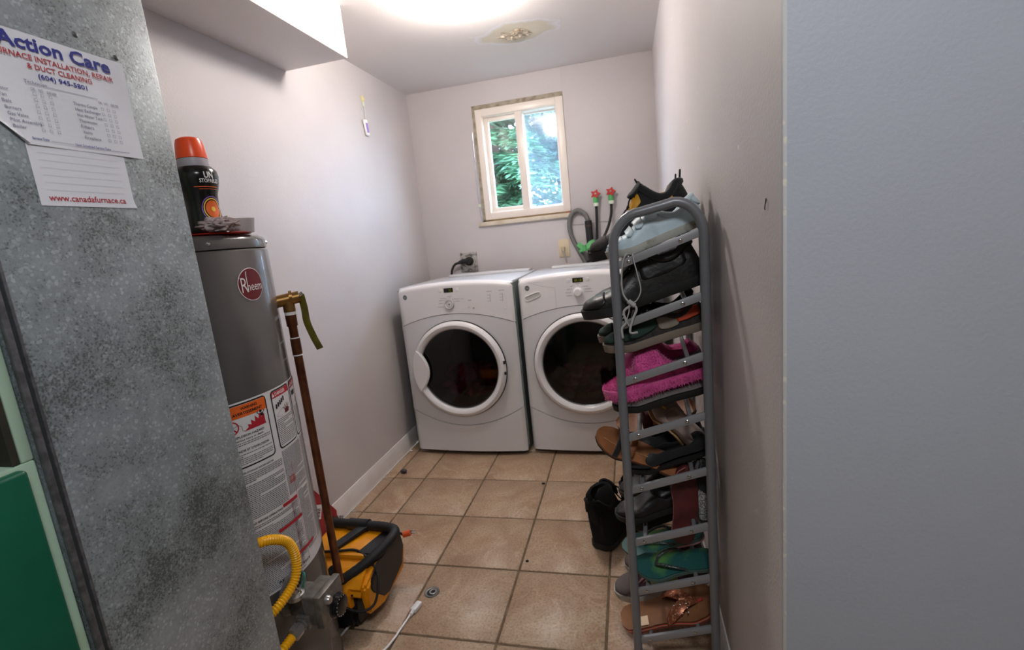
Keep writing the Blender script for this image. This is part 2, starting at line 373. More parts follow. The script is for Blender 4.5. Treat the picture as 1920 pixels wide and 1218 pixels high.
def text_pts(s, bold=0.0):
    key = (s, bold)
    if key in TXT: return TXT[key]
    c = bpy.data.curves.new('t', 'FONT'); c.body = s; c.size = 1; c.offset = bold; c.resolution_u = 2
    o = bpy.data.objects.new('t', c); COL.objects.link(o)
    dg = bpy.context.evaluated_depsgraph_get(); me = bpy.data.meshes.new_from_object(o.evaluated_get(dg))
    vs = [v.co.copy() for v in me.vertices]; fs = [tuple(p.vertices) for p in me.polygons]
    bpy.data.objects.remove(o); bpy.data.curves.remove(c); bpy.data.meshes.remove(me)
    if not vs: TXT[key] = ([], [], 1, 0); return TXT[key]
    x0 = min(v.x for v in vs); x1 = max(v.x for v in vs)
    TXT[key] = ([Vector((v.x - x0, v.y, 0)) for v in vs], fs, x1 - x0, .69); return TXT[key]
def texts(name, items, m, parent, fn):
    """items: (string, u0, u1, v_base, cap_height, bold); fn maps (u,v) to a 3D point"""
    V = []; F = []
    for s, u0, u1, v0, cap, bold in items:
        vs, fs, wd, ch = text_pts(s, bold)
        if not vs: continue
        o = len(V); sy = cap / ch
        for v in vs: V.append(fn(u0 + v.x / wd * (u1 - u0), v0 + v.y * sy))
        F += [tuple(i + o for i in q) for q in fs]
    return tag(pydata(name, V, F, m, parent, fix=False), kind='stuff')
def quads(name, rects, m, parent, fn, sub=1):
    V = []; F = []
    for (u0, v0, u1, v1) in rects:
        for k in range(sub):
            a = u0 + (u1 - u0) * k / sub; b = u0 + (u1 - u0) * (k + 1) / sub; o = len(V)
            V += [fn(a, v0), fn(b, v0), fn(b, v1), fn(a, v1)]; F.append((o, o + 1, o + 2, o + 3))
    q_ = pydata(name, V, F, m, parent, fix=False)
    if len(rects) > 1: q_['kind'] = 'stuff'
    return q_

# ================================================================== SETTING
XL, XR, YB, YC, ZC = -.915, .66, 2.34, -.158, 2.2
HX, HY = 1.9, -2.6      # hall: right and rear extents
def struct(o): o['kind'] = 'structure'; return o
fl = struct(boxes('floor', [((XL, HY, -.06), (HX, YC, -.004)), ((XL, YC, -.06), (XR, YB, -.004))], GROUT))
xs = [XL + .012, -.838, -.66, -.33, 0, .33, .66, .99, 1.32, 1.65, HX]
tmesh = {}
def tile(x0, x1, y0, y1, parent):
    key = (round(x1 - x0, 3), round(y1 - y0, 3))
    if key not in tmesh:
        bm = bmesh.new(); g = .004
        box_bm(bm, (g, g, -.014), (x1 - x0 - g, y1 - y0 - g, 0), .0022, 1)
        me = bpy.data.meshes.new('floor_tile'); bm.to_mesh(me); bm.free(); me.materials.append(TILE); me.shade_smooth(); me.set_sharp_from_angle(angle=.9); tmesh[key] = me
    o = bpy.data.objects.new('floor_tile', tmesh[key]); COL.objects.link(o); o.parent = parent
    o.location = (x0, y0, random.uniform(-.0006, .0006))
for j in range(-8, 8):
    y0, y1 = j * .33, (j + 1) * .33
    if j == 7: y1 = YB
    for i in range(len(xs) - 1):
        x0, x1 = xs[i], xs[i + 1]
        if y0 >= -.2 and x0 >= .65: continue
        if y0 < -.2 and y1 > YC and x0 >= .65: y1c = YC
        else: y1c = y1
        tile(x0, x1, y0, y1c, fl)
struct(box('wall_left', (XL - .12, HY, 0), (XL, YB, ZC), WALL))
# back wall with the window opening
WX0, WX1, WZ0, WZ1 = -.478, .118, 1.325, 2.062
bw = struct(boxes('wall_back', [((XL - .12, YB, 0), (WX0, YB + .2, ZC)), ((WX1, YB, 0), (XR + .12, YB + .2, ZC)), ((WX0, YB, 0), (WX1, YB + .2, WZ0)), ((WX0, YB, WZ1), (WX1, YB + .2, ZC))], WALL))
box('wall_panel', (WX1, YB - .006, 1.245), (XR, YB + .001, ZC), WALL, bw, .0015)
struct(box('wall_right', (XR, YC, 0), (XR + .12, YB, ZC), WALLC))
struct(box('wall_corner_right', (XR, YC - .012, 0), (HX, YC, ZC), WALLE))
cb = box('corner_bead', (XR - .0015, YC - .0135, 0), (XR + .003, YC - .010, ZC), mat('chipped_bead', rgb(190, 188, 186), .6, noise=(60, rgb(214, 208, 190), .60, .66)), bpy.data.objects['wall_right'])
HALLP = mat('low_bounce_hall_taupe', rgb(122, 114, 108), .6, bump=.2, bscale=150)  # unseen hall walls, coloured darker to cut bounced light on duct and rack
struct(box('wall_hall_rear', (XL, HY - .1, 0), (HX, HY, ZC), HALLP))
struct(box('wall_hall_right', (HX, HY, 0), (HX + .1, YC, ZC), HALLP))
ce = struct(box('ceiling', (XL - .12, HY, ZC), (HX, YB + .2, ZC + .1), CEIL))
struct(box('ceiling_soffit', (XL, HY, 2.0), (-.618, 1.09, ZC), CEILW, bev=.002))
# flaking patch on the ceiling
bm = bmesh.new()
for k in range(46):
    a = random.uniform(0, 2 * PI); r = random.random() ** .7
    cx, cy = -.03 + math.cos(a) * .075 * r, 1.715 + math.sin(a) * .055 * r; s = random.uniform(.008, .022)
    n = 6; ring = [bm.verts.new((cx + s * math.cos(2 * PI * q / n) * random.uniform(.6, 1.2), cy + s * math.sin(2 * PI * q / n) * random.uniform(.6, 1.2), ZC - random.uniform(.0005, .008))) for q in range(n)]
    c = bm.verts.new((cx, cy, ZC - random.uniform(.002, .010)))
    for q in range(n): bm.faces.new((ring[q], ring[(q + 1) % n], c))
frombm('peeling_paint_flakes', bm, mat('flaking_plaster', rgb(214, 202, 184), .9, noise=(40, rgb(178, 158, 130), .45, .65)), ce)
# baseboards with a moulded profile
bp_ = [(0, 0), (.014, 0), (.014, .062), (.011, .070), (.011, .078), (.006, .088), (.004, .097), (0, .099)]
struct(prism('baseboard_left', [(XL + a, b) for a, b in bp_], 'y', -.1, YB, WHITEP))
struct(prism('baseboard_right', [(XR - a, b) for a, b in bp_], 'y', YC, YB, WHITEP))
struct(prism('baseboard_back', [(YB - a, b) for a, b in bp_], 'x', XL, XR, WHITEP))

# window: frame, mullion, sashes, panes
win = thing('window_1', None, None, ((WX0 + WX1) / 2, YB, WZ0)); win['kind'] = 'structure'
def ring(name, x0, x1, z0, z1, t, y0, y1, m, parent, bev=.003):
    tl, tr, tb, tt = t if isinstance(t, tuple) else (t,) * 4
    return boxes(name, [((x0, y0, z0), (x0 + tl, y1, z1)), ((x1 - tr, y0, z0), (x1, y1, z1)), ((x0 + tl, y0, z0), (x1 - tr, y1, z0 + tb)), ((x0 + tl, y0, z1 - tt), (x1 - tr, y1, z1))], m, parent, bev)
FX0, FX1, FZ0, FZ1 = -.458, .116, 1.335, 2.035
ring('window_frame', FX0, FX1, FZ0, FZ1, (.042, .05, .045, .045), YB - .004, YB + .10, VINYL, win)
ring('frame_lip', FX0 + .035, FX1 - .043, FZ0 + .038, FZ1 - .038, .012, YB + .012, YB + .10, VINYL, win)
box('mullion', (-.198, YB + .004, FZ0 + .045), (-.150, YB + .06, FZ1 - .045), VINYL, win, .003)
sa = ring('sash', FX0 + .042, -.170, FZ0 + .045, FZ1 - .045, (.032, .03, .03, .03), YB + .035, YB + .065, VINYL, win)
box('pane', (FX0 + .07, YB + .048, FZ0 + .07), (-.195, YB + .052, FZ1 - .07), GLASS, sa)
sb = ring('sash', -.170, FX1 - .05, FZ0 + .045, FZ1 - .045, (.018, .01, .014, .014), YB + .072, YB + .095, VINYL, win)
box('pane', (-.155, YB + .082, FZ0 + .055), (FX1 - .055, YB + .086, FZ1 - .055), GLASSD, sb)
box('latch', (-.206, YB + .018, 1.66), (-.196, YB + .036, 1.73), VINYL, win, .003)
box('rough_opening_liner', (WX0, YB + .001, FZ1), (WX1, YB + .19, WZ1), RECESS, win); box('rough_opening_liner', (WX0, YB + .001, WZ0), (FX0, YB + .19, FZ1), RECESS, win)  # flush fill round the frame; its brown stands for the recess shadow
box('sill_gap_filler', (WX0, YB + .001, WZ0), (WX1, YB + .19, FZ0), mat('stained_wood_shim', rgb(150, 128, 96), .8, noise=(12, rgb(120, 84, 50), .5, .6)), win)
tube('side_track_wire', [(-.485, YB - .006, 1.90), (-.489, YB - .008, 1.6), (-.487, YB - .008, 1.42), (-.484, YB - .006, 1.32)], .005, mat('bare_aluminium', rgb(206, 210, 222), .25, metal=.6), win, 8)
box('track_clip', (-.497, YB - .014, 1.425), (-.480, YB, 1.445), WHT, win, .002)
W(win)
tr = struct(box('trim_1', (-.508, YB - .022, 1.298), (.112, YB + .004, 1.325), mat('cream_painted_sill', rgb(216, 206, 188), .5, noise=(9, rgb(196, 182, 158), .45, .7)), bev=.003))
box('wood_shim', (.085, YB - .018, 1.325), (.112, YB + .004, 1.333), mat('reddish_shim', rgb(150, 84, 50), .8), tr)

# outdoors: ground, conifer trees
tag(struct(box('garden_ground', (-5, YB + .2, 1.0), (4, 9, 1.12), mat('garden_soil', rgb(70, 78, 52), .95, noise=(3, rgb(52, 66, 40), .4, .6)))), None)
NEED = mat('conifer_needles', rgb(74, 120, 78), .6, noise=(2.2, rgb(34, 66, 46), .35, .65)); NEED2 = mat('darker_conifer_needles', rgb(44, 84, 66), .6, noise=(2.2, rgb(22, 44, 38), .35, .65)); BARK = mat('conifer_bark', rgb(112, 88, 72), .9, noise=(14, rgb(74, 56, 46), .4, .6))
def conifer(x, y, h, n, m, label, spread, z0=1.12, seed=1, zlow=.1):
    rd = random.Random(seed); t = thing('conifer_tree', label, 'tree', (x, y, z0), 'conifers outside the window')
    tube('trunk', [(x, y, z0 - .05), (x + .03, y, z0 + h * .5), (x, y, z0 + h)], lambda i: (.09, .06, .02)[i], BARK, t, 8)
    V = []; F = []
    for k in range(n):
        zf = zlow + (1 - zlow) * rd.random(); a = rd.uniform(0, 2 * PI); L = spread * (1.1 - zf) * rd.uniform(.6, 1.1)
        d = Vector((math.cos(a), math.sin(a), 0)); s = Vector((-d.y, d.x, 0)); o = Vector((x, y, z0 + h * zf))
        for q in range(14):
            u = (q + 1) / 14; c = o + d * (L * u) + Vector((0, 0, .12 * u - .45 * u * u * L))
            for sd in (-1, 1):
                for w_ in range(6):
                    ln = (.26 * (1 - u * .55)) * rd.uniform(.6, 1.1); dd = (s * sd + d * rd.uniform(.2, .9) + Vector((0, 0, rd.uniform(-.7, .05)))).normalized()
                    wv = dd.cross(Vector((rd.uniform(-1, 1), rd.uniform(-1, 1), 1))).normalized() * .0055
                    b0 = c + Vector((rd.uniform(-.02, .02),) * 3); e = b0 + dd * ln; i = len(V)
                    V += [b0 - wv, b0 + wv, (b0 + e) / 2 + wv * 2.2 , e, (b0 + e) / 2 - wv * 2.2]; F.append((i, i + 1, i + 2, i + 3, i + 4))
    f = pydata('foliage', V, F, m, t, fix=False); f['kind'] = 'stuff'
    return W(t)
conifer(-.95, 4.6, 3.2, 150, NEED, 'mid green conifer seen through the left window pane', 1.25, seed=3, zlow=.0)
conifer(.35, 5.4, 3.0, 140, NEED2, 'darker conifer behind the right, dusty window pane', 1.3, seed=5, zlow=.0)
conifer(-2.4, 6.2, 3.6, 150, NEED2, 'dark conifer farthest back, left of the mid green one', 1.6, seed=8, zlow=.0)
conifer(-.55, 7.4, 4.4, 170, NEED2, 'tall conifer farthest back between the other two', 1.9, seed=11, zlow=.0)

# ceiling lamp of the laundry room (its own light) and the hall lamp fitting
lt = thing('ceiling_light', 'glowing white globe lamp on the laundry room ceiling at the top edge', 'light', (-.14, 1.16, ZC))
LM = Matrix.Translation((-.14, 1.16, 0))
lathe('lamp_base', [(0, ZC - .001), (.05, ZC - .001), (.05, ZC - .010), (.03, ZC - .016), (0, ZC - .016)], WHITEP, lt, 40, LM)
lathe('glass_globe', [(0, ZC - .016)] + [(.058 * math.sin(PI * k / 14), ZC - .071 + .055 * math.cos(PI * k / 14)) for k in range(1, 14)] + [(0, ZC - .126)], mat('lit_opal_glass', (1, .95, .90, 1), .4, emit=(1, .93, .87, 1), estr=LAMP_E), lt, 40, LM)
W(lt)
tag(box('hall_ceiling_light', (.40, -1.22, 2.125), (.84, -.78, ZC - .001), WHITEP, bev=.01), 'flat square white lamp on the hall ceiling behind the camera', 'light')

# ================================================================== FURNACE + DUCT
DX = -.32; DY0, DY1 = -.443, -.134
du = thing('air_duct', 'tall galvanised sheet metal duct with service stickers, left foreground', 'duct', (DX - .1, -.29, 0))
box('duct_casing', (DX - .185, DY0, .0), (DX, DY1, 2.0), DUCT, du, .0015)
box('seam_flange', (DX - .002, DY0 - .004, 0), (DX + .004, DY0 + .004, 2.0), DUCTE, du, .001); box('seam_flange', (DX - .002, DY0 + .009, 0), (DX + .0035, DY0 + .013, 2.0), DUCTE, du, .001)
box('seam_groove', (DX - .001, DY0 + .004, 0), (DX + .0006, DY0 + .009, 2.0), mat('dark_seam', rgb(52, 56, 58), .7, metal=.3), du)
for q in [(-.262, 1.575), (-.205, 1.56)]:
    lathe('rivet_dimple', [(0, .0018), (.003, .0012), (.0045, 0)], DUCTE, du, 12, Matrix.Translation((DX, q[0], q[1])) @ Matrix.Rotation(PI / 2, 4, 'Y'))
def onduct(e): return lambda u, v: Vector((DX + e, u, v))
def curl(e, f):  # sheet with a little waviness
    return lambda u, v: Vector((DX + e + f * (1 + math.sin(u * 60 + v * 35)) * .5, u, v))
def sheet(name, poly_fn, nu, nv, m, parent, th=.0004):
    V = []; F = []
    for i in range(nu + 1):
        for j in range(nv + 1): V.append(poly_fn(i / nu, j / nv))
    for i in range(nu):
        for j in range(nv): a = i * (nv + 1) + j; F.append((a, a + nv + 1, a + nv + 2, a + 1))
    return pydata(name, V, F, m, parent, smooth=True, fix=False)
# lower sticker (the upper one overlaps it)
s2 = sheet('website_sticker', lambda a, b: Vector((DX + .0012 + (.004 * max(0, a - .9) * 10 * max(0, .12 - b) * 8), -.366 + a * .134, 1.3235 + b * .088 + (.004 * a) * (1 - b) * 0)), 20, 12, PAPER, du)
texts('red_web_address', [('www.canadafurnace.ca', -.355, -.246, 1.3305, .0085, .012)], INKR, s2, onduct(.0019))
quads('faint_rules', [(-.355, z, -.245, z + .0004) for z in (1.345, 1.355, 1.365, 1.375, 1.385, 1.395)], FAINT, s2, onduct(.0017))
def st1(a, b):
    y = -.396 + a * .197; z = 1.4045 + b * .148
    if b < .2 and a < .17: y = max(y, -.396 + .19 * (.2 - b) * .85); 
    e = .0024 + .0007 * math.sin(a * 9 + b * 5) + (.006 * max(0, (.12 - a)) * 8 * max(0, .25 - b) * 4)
    return Vector((DX + e, y, z))
s1 = sheet('service_sticker', st1, 40, 24, PAPER, du)
e3 = onduct(.0042)
texts('blue_heading', [('Action Care', -.3705, -.2235, 1.5305, .0175, .028), ('(604) 945-5801', -.3305, -.2665, 1.4955, .0062, .02)], INKB, s1, e3)
texts('red_subheading', [('FURNACE INSTALLATION, REPAIR', -.377, -.2225, 1.5175, .0070, .016), ('& DUCT CLEANING', -.341, -.2570, 1.5065, .0068, .016)], INKR, s1, e3)
L1 = ['Motor', 'Fan', 'Belt', 'Burners', 'Gas Valve', 'Pilot Assembly', 'Boiler']; L2 = ['Thermo Couple', 'Heat Exchanger', 'Hot Water Tank', 'Thermostat', 'Filters', 'Vents', 'Fireplace']
wd = lambda s: len(s) * .0026
it = [('Technician', -.350, -.3225, 1.4855, .0046, 0), ('OK', -.344, -.3385, 1.4775, .0036, 0), ('NO', -.3345, -.329, 1.4775, .0036, 0), ('DRYER', -.3245, -.3125, 1.4765, .0036, 0),
      ('OK', -.2545, -.249, 1.4795, .0036, 0), ('NO', -.2455, -.240, 1.4795, .0036, 0), ('DRYER', -.2355, -.2235, 1.4795, .0036, 0)]
rc = []
for k in range(7):
    z = 1.4705 - k * .0078
    it.append((L1[k], -.3835 + .0012 * k, -.3835 + .0012 * k + wd(L1[k]), z, .0042, 0)); it.append((L2[k], -.292 + .0008 * k, -.292 + .0008 * k + wd(L2[k]), z - .0004, .0042, 0))
    for y in (-.343, -.3335, -.3235, -.2525, -.2435, -.2345):
        a, b, s_, t_ = y, z, .0036, .00035
        rc += [(a, b, a + s_, b + t_), (a, b + s_, a + s_, b + s_ + t_), (a, b, a + t_, b + s_), (a + s_, b, a + s_ + t_, b + s_)]
texts('grey_checklist', it, INKG, s1, e3); quads('check_boxes', rc, INKG, s1, e3)
texts('service_date_line', [('Service Date:', -.3575, -.3365, 1.4115, .0036, .01), ('Next Scheduled Service Date', -.3035, -.2525, 1.4105, .0036, .01)], INKB, s1, e3)
quads('writing_rules', [(-.322, 1.4855, -.2545, 1.486), (-.335, 1.4115, -.305, 1.412), (-.251, 1.4105, -.2225, 1.411)], INKG, s1, e3)
W(du)
fu = thing('furnace', 'old furnace cabinet, pale green enamel with dark green front panel, left edge', 'furnace', (-.6, -.85, 0))
FXF = -.326; FY1 = DY0 - .006
boxes('cabinet', [((FXF - .55, -1.35, 0), (FXF, FY1, .99)), ((FXF - .04, -.464, .99), (FXF, FY1, 1.75)), ((FXF - .55, -1.35, .99), (FXF - .12, FY1, 1.75)), ((FXF - .12, -1.35, 1.55), (FXF, -.464, 1.75)), ((FXF - .12, FY1 - .004, .99), (FXF - .04, FY1, 1.75))], LGREEN, fu, .003)
box('sooty_back', (FXF - .119, -1.34, .991), (FXF - .1, -.478, 1.55), SOOT, fu); box('sooty_side', (FXF - .1, -.473, .991), (FXF - .001, -.4645, 1.55), SOOT, fu)
box('inner_ledge', (FXF - .1, -1.34, .991), (FXF - .012, -.49, .998), mat('grey_ledge_metal', rgb(140, 140, 130), .5, metal=.4), fu)
box('front_panel', (FXF - .002, -1.30, .12), (-.310, -.468, .985), DGREEN, fu, .005, 3)
W(fu)

# ================================================================== WATER HEATER
TC = Vector((-.659, .097, 0)); TR = .235
TM = Matrix.Translation(TC)
wh = thing('water_heater', 'tall grey cylindrical water heater covered in warning labels, behind the metal duct', 'water heater', tuple(TC))
lathe('tank_body', [(0, .02), (TR, .02), (TR, 1.246), (TR - .003, 1.251), (TR - .006, 1.252)], TANK, wh, 96, TM)
lathe('base_ring', [(TR - .01, 0), (TR + .002, 0), (TR + .002, .028), (TR - .01, .028)], TANK, wh, 96, TM)
lathe('top_cap', [(TR - .008, 1.252), (TR - .001, 1.254), (TR - .001, 1.272), (TR - .006, 1.281), (TR - .014, 1.2855), (TR - .03, 1.287), (0, 1.288)], TANK, wh, 96, TM)
for dg in (-19.6, 41):
    a = math.radians(dg); d = Vector((math.cos(a), math.sin(a), 0))
    lathe('cap_screw', [(0, .004), (.003, .0035), (.0055, 0)], CHROME, wh, 14, rot_to(d, TC + d * (TR - .0015) + Vector((0, 0, 1.2665))))
def cyl(e):   # u = angle in degrees, v = height
    def f(u, v):
        a = math.radians(u); return Vector((TC.x + math.cos(a) * (TR + e), TC.y + math.sin(a) * (TR + e), v))
    return f
DEG = math.degrees(1 / TR)   # degrees per metre
def cylpatch(name, u0, u1, v0, v1, e, m, parent, rc=0.0):
    n = max(2, int((u1 - u0) / 3)); 
    if rc:
        pts = []
        for cx, cy, a0 in ((u1 - rc * DEG, v1 - rc, 0), (u0 + rc * DEG, v1 - rc, 90), (u0 + rc * DEG, v0 + rc, 180), (u1 - rc * DEG, v0 + rc, 270)):
            for k in range(6):
                a = math.radians(a0 + 18 * k); pts.append((cx + rc * DEG * math.cos(a), cy + rc * math.sin(a)))
        bm = bmesh.new(); f = cyl(e)
        # strips of columns so the patch follows the cylinder
        us = sorted(set([round(p[0], 3) for p in pts] + [u0 + (u1 - u0) * k / n for k in range(n + 1)]))
        def lim(u):
            d = max(0, (u0 + rc * DEG) - u, u - (u1 - rc * DEG)) / DEG
            k = rc - math.sqrt(max(0, rc * rc - d * d)); return v0 + k, v1 - k
        V = []; F = []
        for u in us:
            a, b = lim(u); V += [f(u, a), f(u, b)]
        for i in range(len(us) - 1): F.append((2 * i, 2 * i + 2, 2 * i + 3, 2 * i + 1))
        bm.free(); return pydata(name, V, F, m, parent, smooth=True, fix=False)
    return quads(name, [(u0, v0, u1, v1)], m, parent, cyl(e), n)
lb = cylpatch('instruction_label', -62, 47, .405, .903, .0006, LABEL, wh, .02)
def frame(name, u0, u1, v0, v1, parent, head=None, hh=0):
    cylpatch(name, u0, u1, v0, v1, .0010, INKK, parent, .010)
    cylpatch('panel_ground', u0 + .85, u1 - .85, v0 + .0036, v1 - .0036, .0013, LABEL, parent, .008)
    if head: cylpatch('panel_header', u0 + .9, u1 - .9, v1 - hh, v1 - .004, .0016, head, parent)
frame('warning_panel', -42, -5.0, .744, .899, lb, INKO, .034)
frame('danger_panel', -1.2, 18.6, .746, .899, lb, INKR, .020)
frame('danger_panel', 20.0, 42, .746, .899, lb, INKR, .020)
cf = cyl(.002)
texts('panel_wording', [('WARNING', -21.5, -11.5, .8830, .0065, .03), ('AVERTISSEMENT', -26.5, -8.5, .8715, .0065, .03)], INKK, lb, cf)
texts('danger_wording', [('DANGER', 2.4, 13.0, .8835, .0085, .02), ('DANGER', 23, 33, .8835, .0085, .02)], INKW, lb, cf)
texts('panel_small_wording', [('FIRE AND EXPLOSION HAZARD', -37, -10, .8185, .0052, .02), ('Can result in serious injury or death', -37, -11, .8105, .0045, .01), ("RISQUE D'INCENDIE ET D'EXPLOSION", -39, -8.5, .784, .0050, .02), ('WATER STORAGE WATER HEATER', -30, -8, .731, .0038, .015), ('SAFETY READ BEFORE OPERATING', -36, -8.5, .600, .0050, .02), ('READ AND TEST', -20, 6, .421, .0055, .02)], INKK, lb, cf)
# warning triangles, flames, figures
def flat(name, polys, m, parent, f):
    V = []; F = []
    for p in polys:
        o = len(V); V += [f(*q) for q in p]; F.append(tuple(range(o, o + len(p))))
    q_ = pydata(name, V, F, m, parent, fix=False)
    if len(polys) > 1: q_['kind'] = 'stuff'
    return q_
flat('warning_triangle', [[(-30.5, .8685), (-27.6, .8685), (-29.0, .8805)]], INKK, lb, cf); flat('warning_triangle', [[(-.2, .8825), (1.8, .8825), (.8, .893)], [(20.8, .8825), (22.6, .8825), (21.7, .893)]], INKW, lb, cf)
def arc(c, r, a0, a1, n=20): return [(c[0] + r * DEG * math.cos(math.radians(a0 + (a1 - a0) * k / n)), c[1] + r * math.sin(math.radians(a0 + (a1 - a0) * k / n))) for k in range(n + 1)]
def thick(pts, t):
    out = []
    for k in range(len(pts) - 1):
        (a, b), (c, d) = pts[k], pts[k + 1]; dx, dy = (c - a) / DEG, d - b; L = math.hypot(dx, dy) or 1; nx, ny = -dy / L * t / 2, dx / L * t / 2
        out.append([(a + nx * DEG, b + ny), (a - nx * DEG, b - ny), (c - nx * DEG, d - ny), (c + nx * DEG, d + ny)])
    return out
fl_ = [(-21.5, .831), (-18.5, .8385), (-19, .845), (-16.8, .841), (-17, .853), (-14.6, .845), (-14.2, .859), (-12.4, .849), (-11, .862), (-10.2, .850), (-8.2, .857), (-8.8, .842), (-8, .834), (-7.8, .831)]
flat('flame_picture', [[(u, .831), (u2, .831), (u2, v2), (u, v)] for (u, v), (u2, v2) in zip(fl_[:-1], fl_[1:])] + thick(arc((-28, .846), .0150, 0, 360, 26), .003) + thick([(-30.4, .857), (-25.6, .835)], .003), INKR, lb, cf)
flat('burning_figure', [[(-11.8, .852), (-8.6, .852), (-8.8, .860), (-11.6, .860)], [(p[0], p[1]) for p in arc((-10.2, .8645), .0035, 0, 330, 10)]] + thick([(-11.5, .859), (-12.6, .863), (-11.8, .867)], .0016) + thick([(-8.9, .859), (-7.7, .863), (-8.5, .867)], .0016), INKK, lb, cf)
flat('canister_figure', [[(-29.6, .838), (-26.9, .838), (-26.9, .850), (-27.8, .853), (-28.8, .853), (-29.6, .850)]] + thick([(-26.8, .846), (-24.6, .851), (-22.6, .845), (-22.4, .834), (-20.8, .830)], .0008), INKK, lb, cyl(.0018))
flat('heat_figures', [[(1.2 + q * 1.9, .851 + q * .003), (2.6 + q * 1.9, .850 + q * .003), (2.8 + q * 1.9, .861 + q * .003), (1.6 + q * 1.9, .863 + q * .003)] for q in range(5)] + [[(22.5 + q * 2.2, .858), (24 + q * 2.2, .857), (24.2 + q * 2.2, .870), (22.7 + q * 2.2, .871)] for q in range(3)], INKK, lb, cf)
flat('hand_figure', [[(9, .829), (13.4, .829), (14.6, .838), (12, .843), (9.6, .839)]] + thick([(9.8, .838), (8.4, .845)], .0022) + thick([(11, .841), (10, .851)], .0022) + thick([(12.2, .842), (12.2, .853)], .0022) + thick([(13.4, .841), (14.6, .849)], .0022) + thick([(28, .833), (31, .845)], .006), mat('maroon_ink', rgb(96, 24, 30), .5), lb, cf)
flat('figure_outlines', thick([(1, .832), (5, .826), (16.5, .826)], .0006) + thick([(1, .832), (6, .845), (11, .846)], .0006) + thick([(-41, .827), (-6, .827)], .0007), INKT, lb, cf)
# small print: rows of word-sized marks (unreadable in the photograph)
rd = random.Random(4); rw = []
def para(u0, u1, v1, v0, step=.0046, h=.0022, skip=.12):
    v = v1; 
    while v > v0:
        u = u0; end = u1 if rd.random() > skip else u0 + (u1 - u0) * rd.uniform(.3, .8)
        while u < end - .3:
            l = min(rd.uniform(.5, 2.0), end - u); rw.append((u, v, u + l, v + h)); u += l + .28
        v -= step
para(-40, -6.5, .804, .794); para(-40, -6.5, .776, .75)
para(.2, 17, .820, .752); para(22, 40, .824, .752)
para(-40, -2.0, .724, .612); para(-40, 1.0, .592, .412); para(-1.0, 20, .738, .62, .0038, .0019); para(22, 42, .738, .44, .0038, .0019); para(6.5, 19.5, .612, .44, .0040, .002)
para(-1, 4.5, .595, .44, .0040, .002)
quads('small_print', rw, INKT, lb, cyl(.0017))
def bar(u0, u1, v, t): return [(u0, v, u1, v + t)]
quads('red_bars', bar(-8, 4.6, .602, .0085) + bar(-14, 6.0, .546, .0085) + bar(-7, 14, .455, .008), INKR, lb, cyl(.0024), 6)
quads('red_rules', [(-1.2, .415, -.95, .60), (5.2, .42, 5.45, .70), (20.5, .42, 20.75, .735)] + [(-.9, .60 - k * .045, 5.2, .6006 - k * .045) for k in range(4)], INKR, lb, cyl(.0019))
quads('red_small_print', [(1.2 + (k % 4) * 1.4, .663 - (k // 4) * .005, 2.3 + (k % 4) * 1.4, .6655 - (k // 4) * .005) for k in range(16)], INKR, lb, cyl(.0021))
# oval emblem
def ovalpatch(name, cu, cv, a, b, e, m, parent):
    V = [cyl(e)(cu, cv)]; n = 40
    for q in range(1, 4):
        for k in range(n):
            th = 2 * PI * k / n; V.append(cyl(e)(cu + a * q / 3 * math.cos(th) * DEG, cv + b * q / 3 * math.sin(th)))
    F = [(0, 1 + k, 1 + (k + 1) % n) for k in range(n)]
    for q in range(2):
        for k in range(n): l = (k + 1) % n; F.append((1 + q * n + k, 1 + (q + 1) * n + k, 1 + (q + 1) * n + l, 1 + q * n + l))
    return pydata(name, V, F, m, parent, smooth=True, fix=False)
em = ovalpatch('maker_emblem', 1.6, 1.167, .0405, .0395, .0010, INKW, wh)
ovalpatch('emblem_ground', 1.6, 1.167, .0385, .0375, .0016, LOGO, em)
texts('emblem_letters', [('R', -6.2, -1.6, 1.149, .036, -.008), ('heem', -2.0, 10.0, 1.152, .021, .0)], INKW, em, cyl(.0022))
flat('emblem_letter_flick', thick([(-1.9, 1.152), (-1.7, 1.196), (-1.2, 1.198)], .0022) + thick([(-6.6, 1.185), (-7.4, 1.183), (-6.6, 1.187)], .002), INKW, em, cyl(.0022))

# gas control valve at the foot of the tank
gv = lathe('burner_flange', [(0, .012), (.040, .012), (.052, .004), (.055, 0)], TANK, wh, 32, rot_to((1, 0, 0), (TC.x + TR - .004, .045, .375)))
box('valve_neck', (-.424, .014, .330), (-.365, .070, .392), CASTA, wh, .006, 3)
vb = box('gas_valve', (-.372, .000, .322), (-.318, .084, .402), CASTA, wh, .006, 3)
box('valve_cover_plate', (-.334, -.004, .318), (-.313, .088, .406), CASTA, vb, .004)
lathe('control_dial', [(0, .020), (.020, .020), (.0255, .017), (.027, .004), (.031, 0)], DIAL, vb, 36, rot_to((1, 0, 0), (-.314, .052, .342)))
flat('dial_marks', [[(-.294 + 0 * k,) * 0 or (0.0250 * math.cos(math.radians(a)), 0.0250 * math.sin(math.radians(a))), (0.0222 * math.cos(math.radians(a + 5)), 0.0222 * math.sin(math.radians(a + 5))), (0.0250 * math.cos(math.radians(a + 9)), 0.0250 * math.sin(math.radians(a + 9)))] for k, a in enumerate(range(60, 300, 22))], INKW, vb, lambda u, v: Vector((-.2955, .052 + u, .342 + v)))
lathe('valve_port', [(0, .012), (.008, .012), (.011, .008), (.012, 0)], STEEL, vb, 20, rot_to((1, 0, 0), (-.314, .022, .382)))
lathe('top_boss', [(.016, 0), (.022, 0), (.022, .010), (.014, .016), (.014, .026), (0, .026)], STEEL, vb, 20, Matrix.Translation((-.385, .004, .398)))
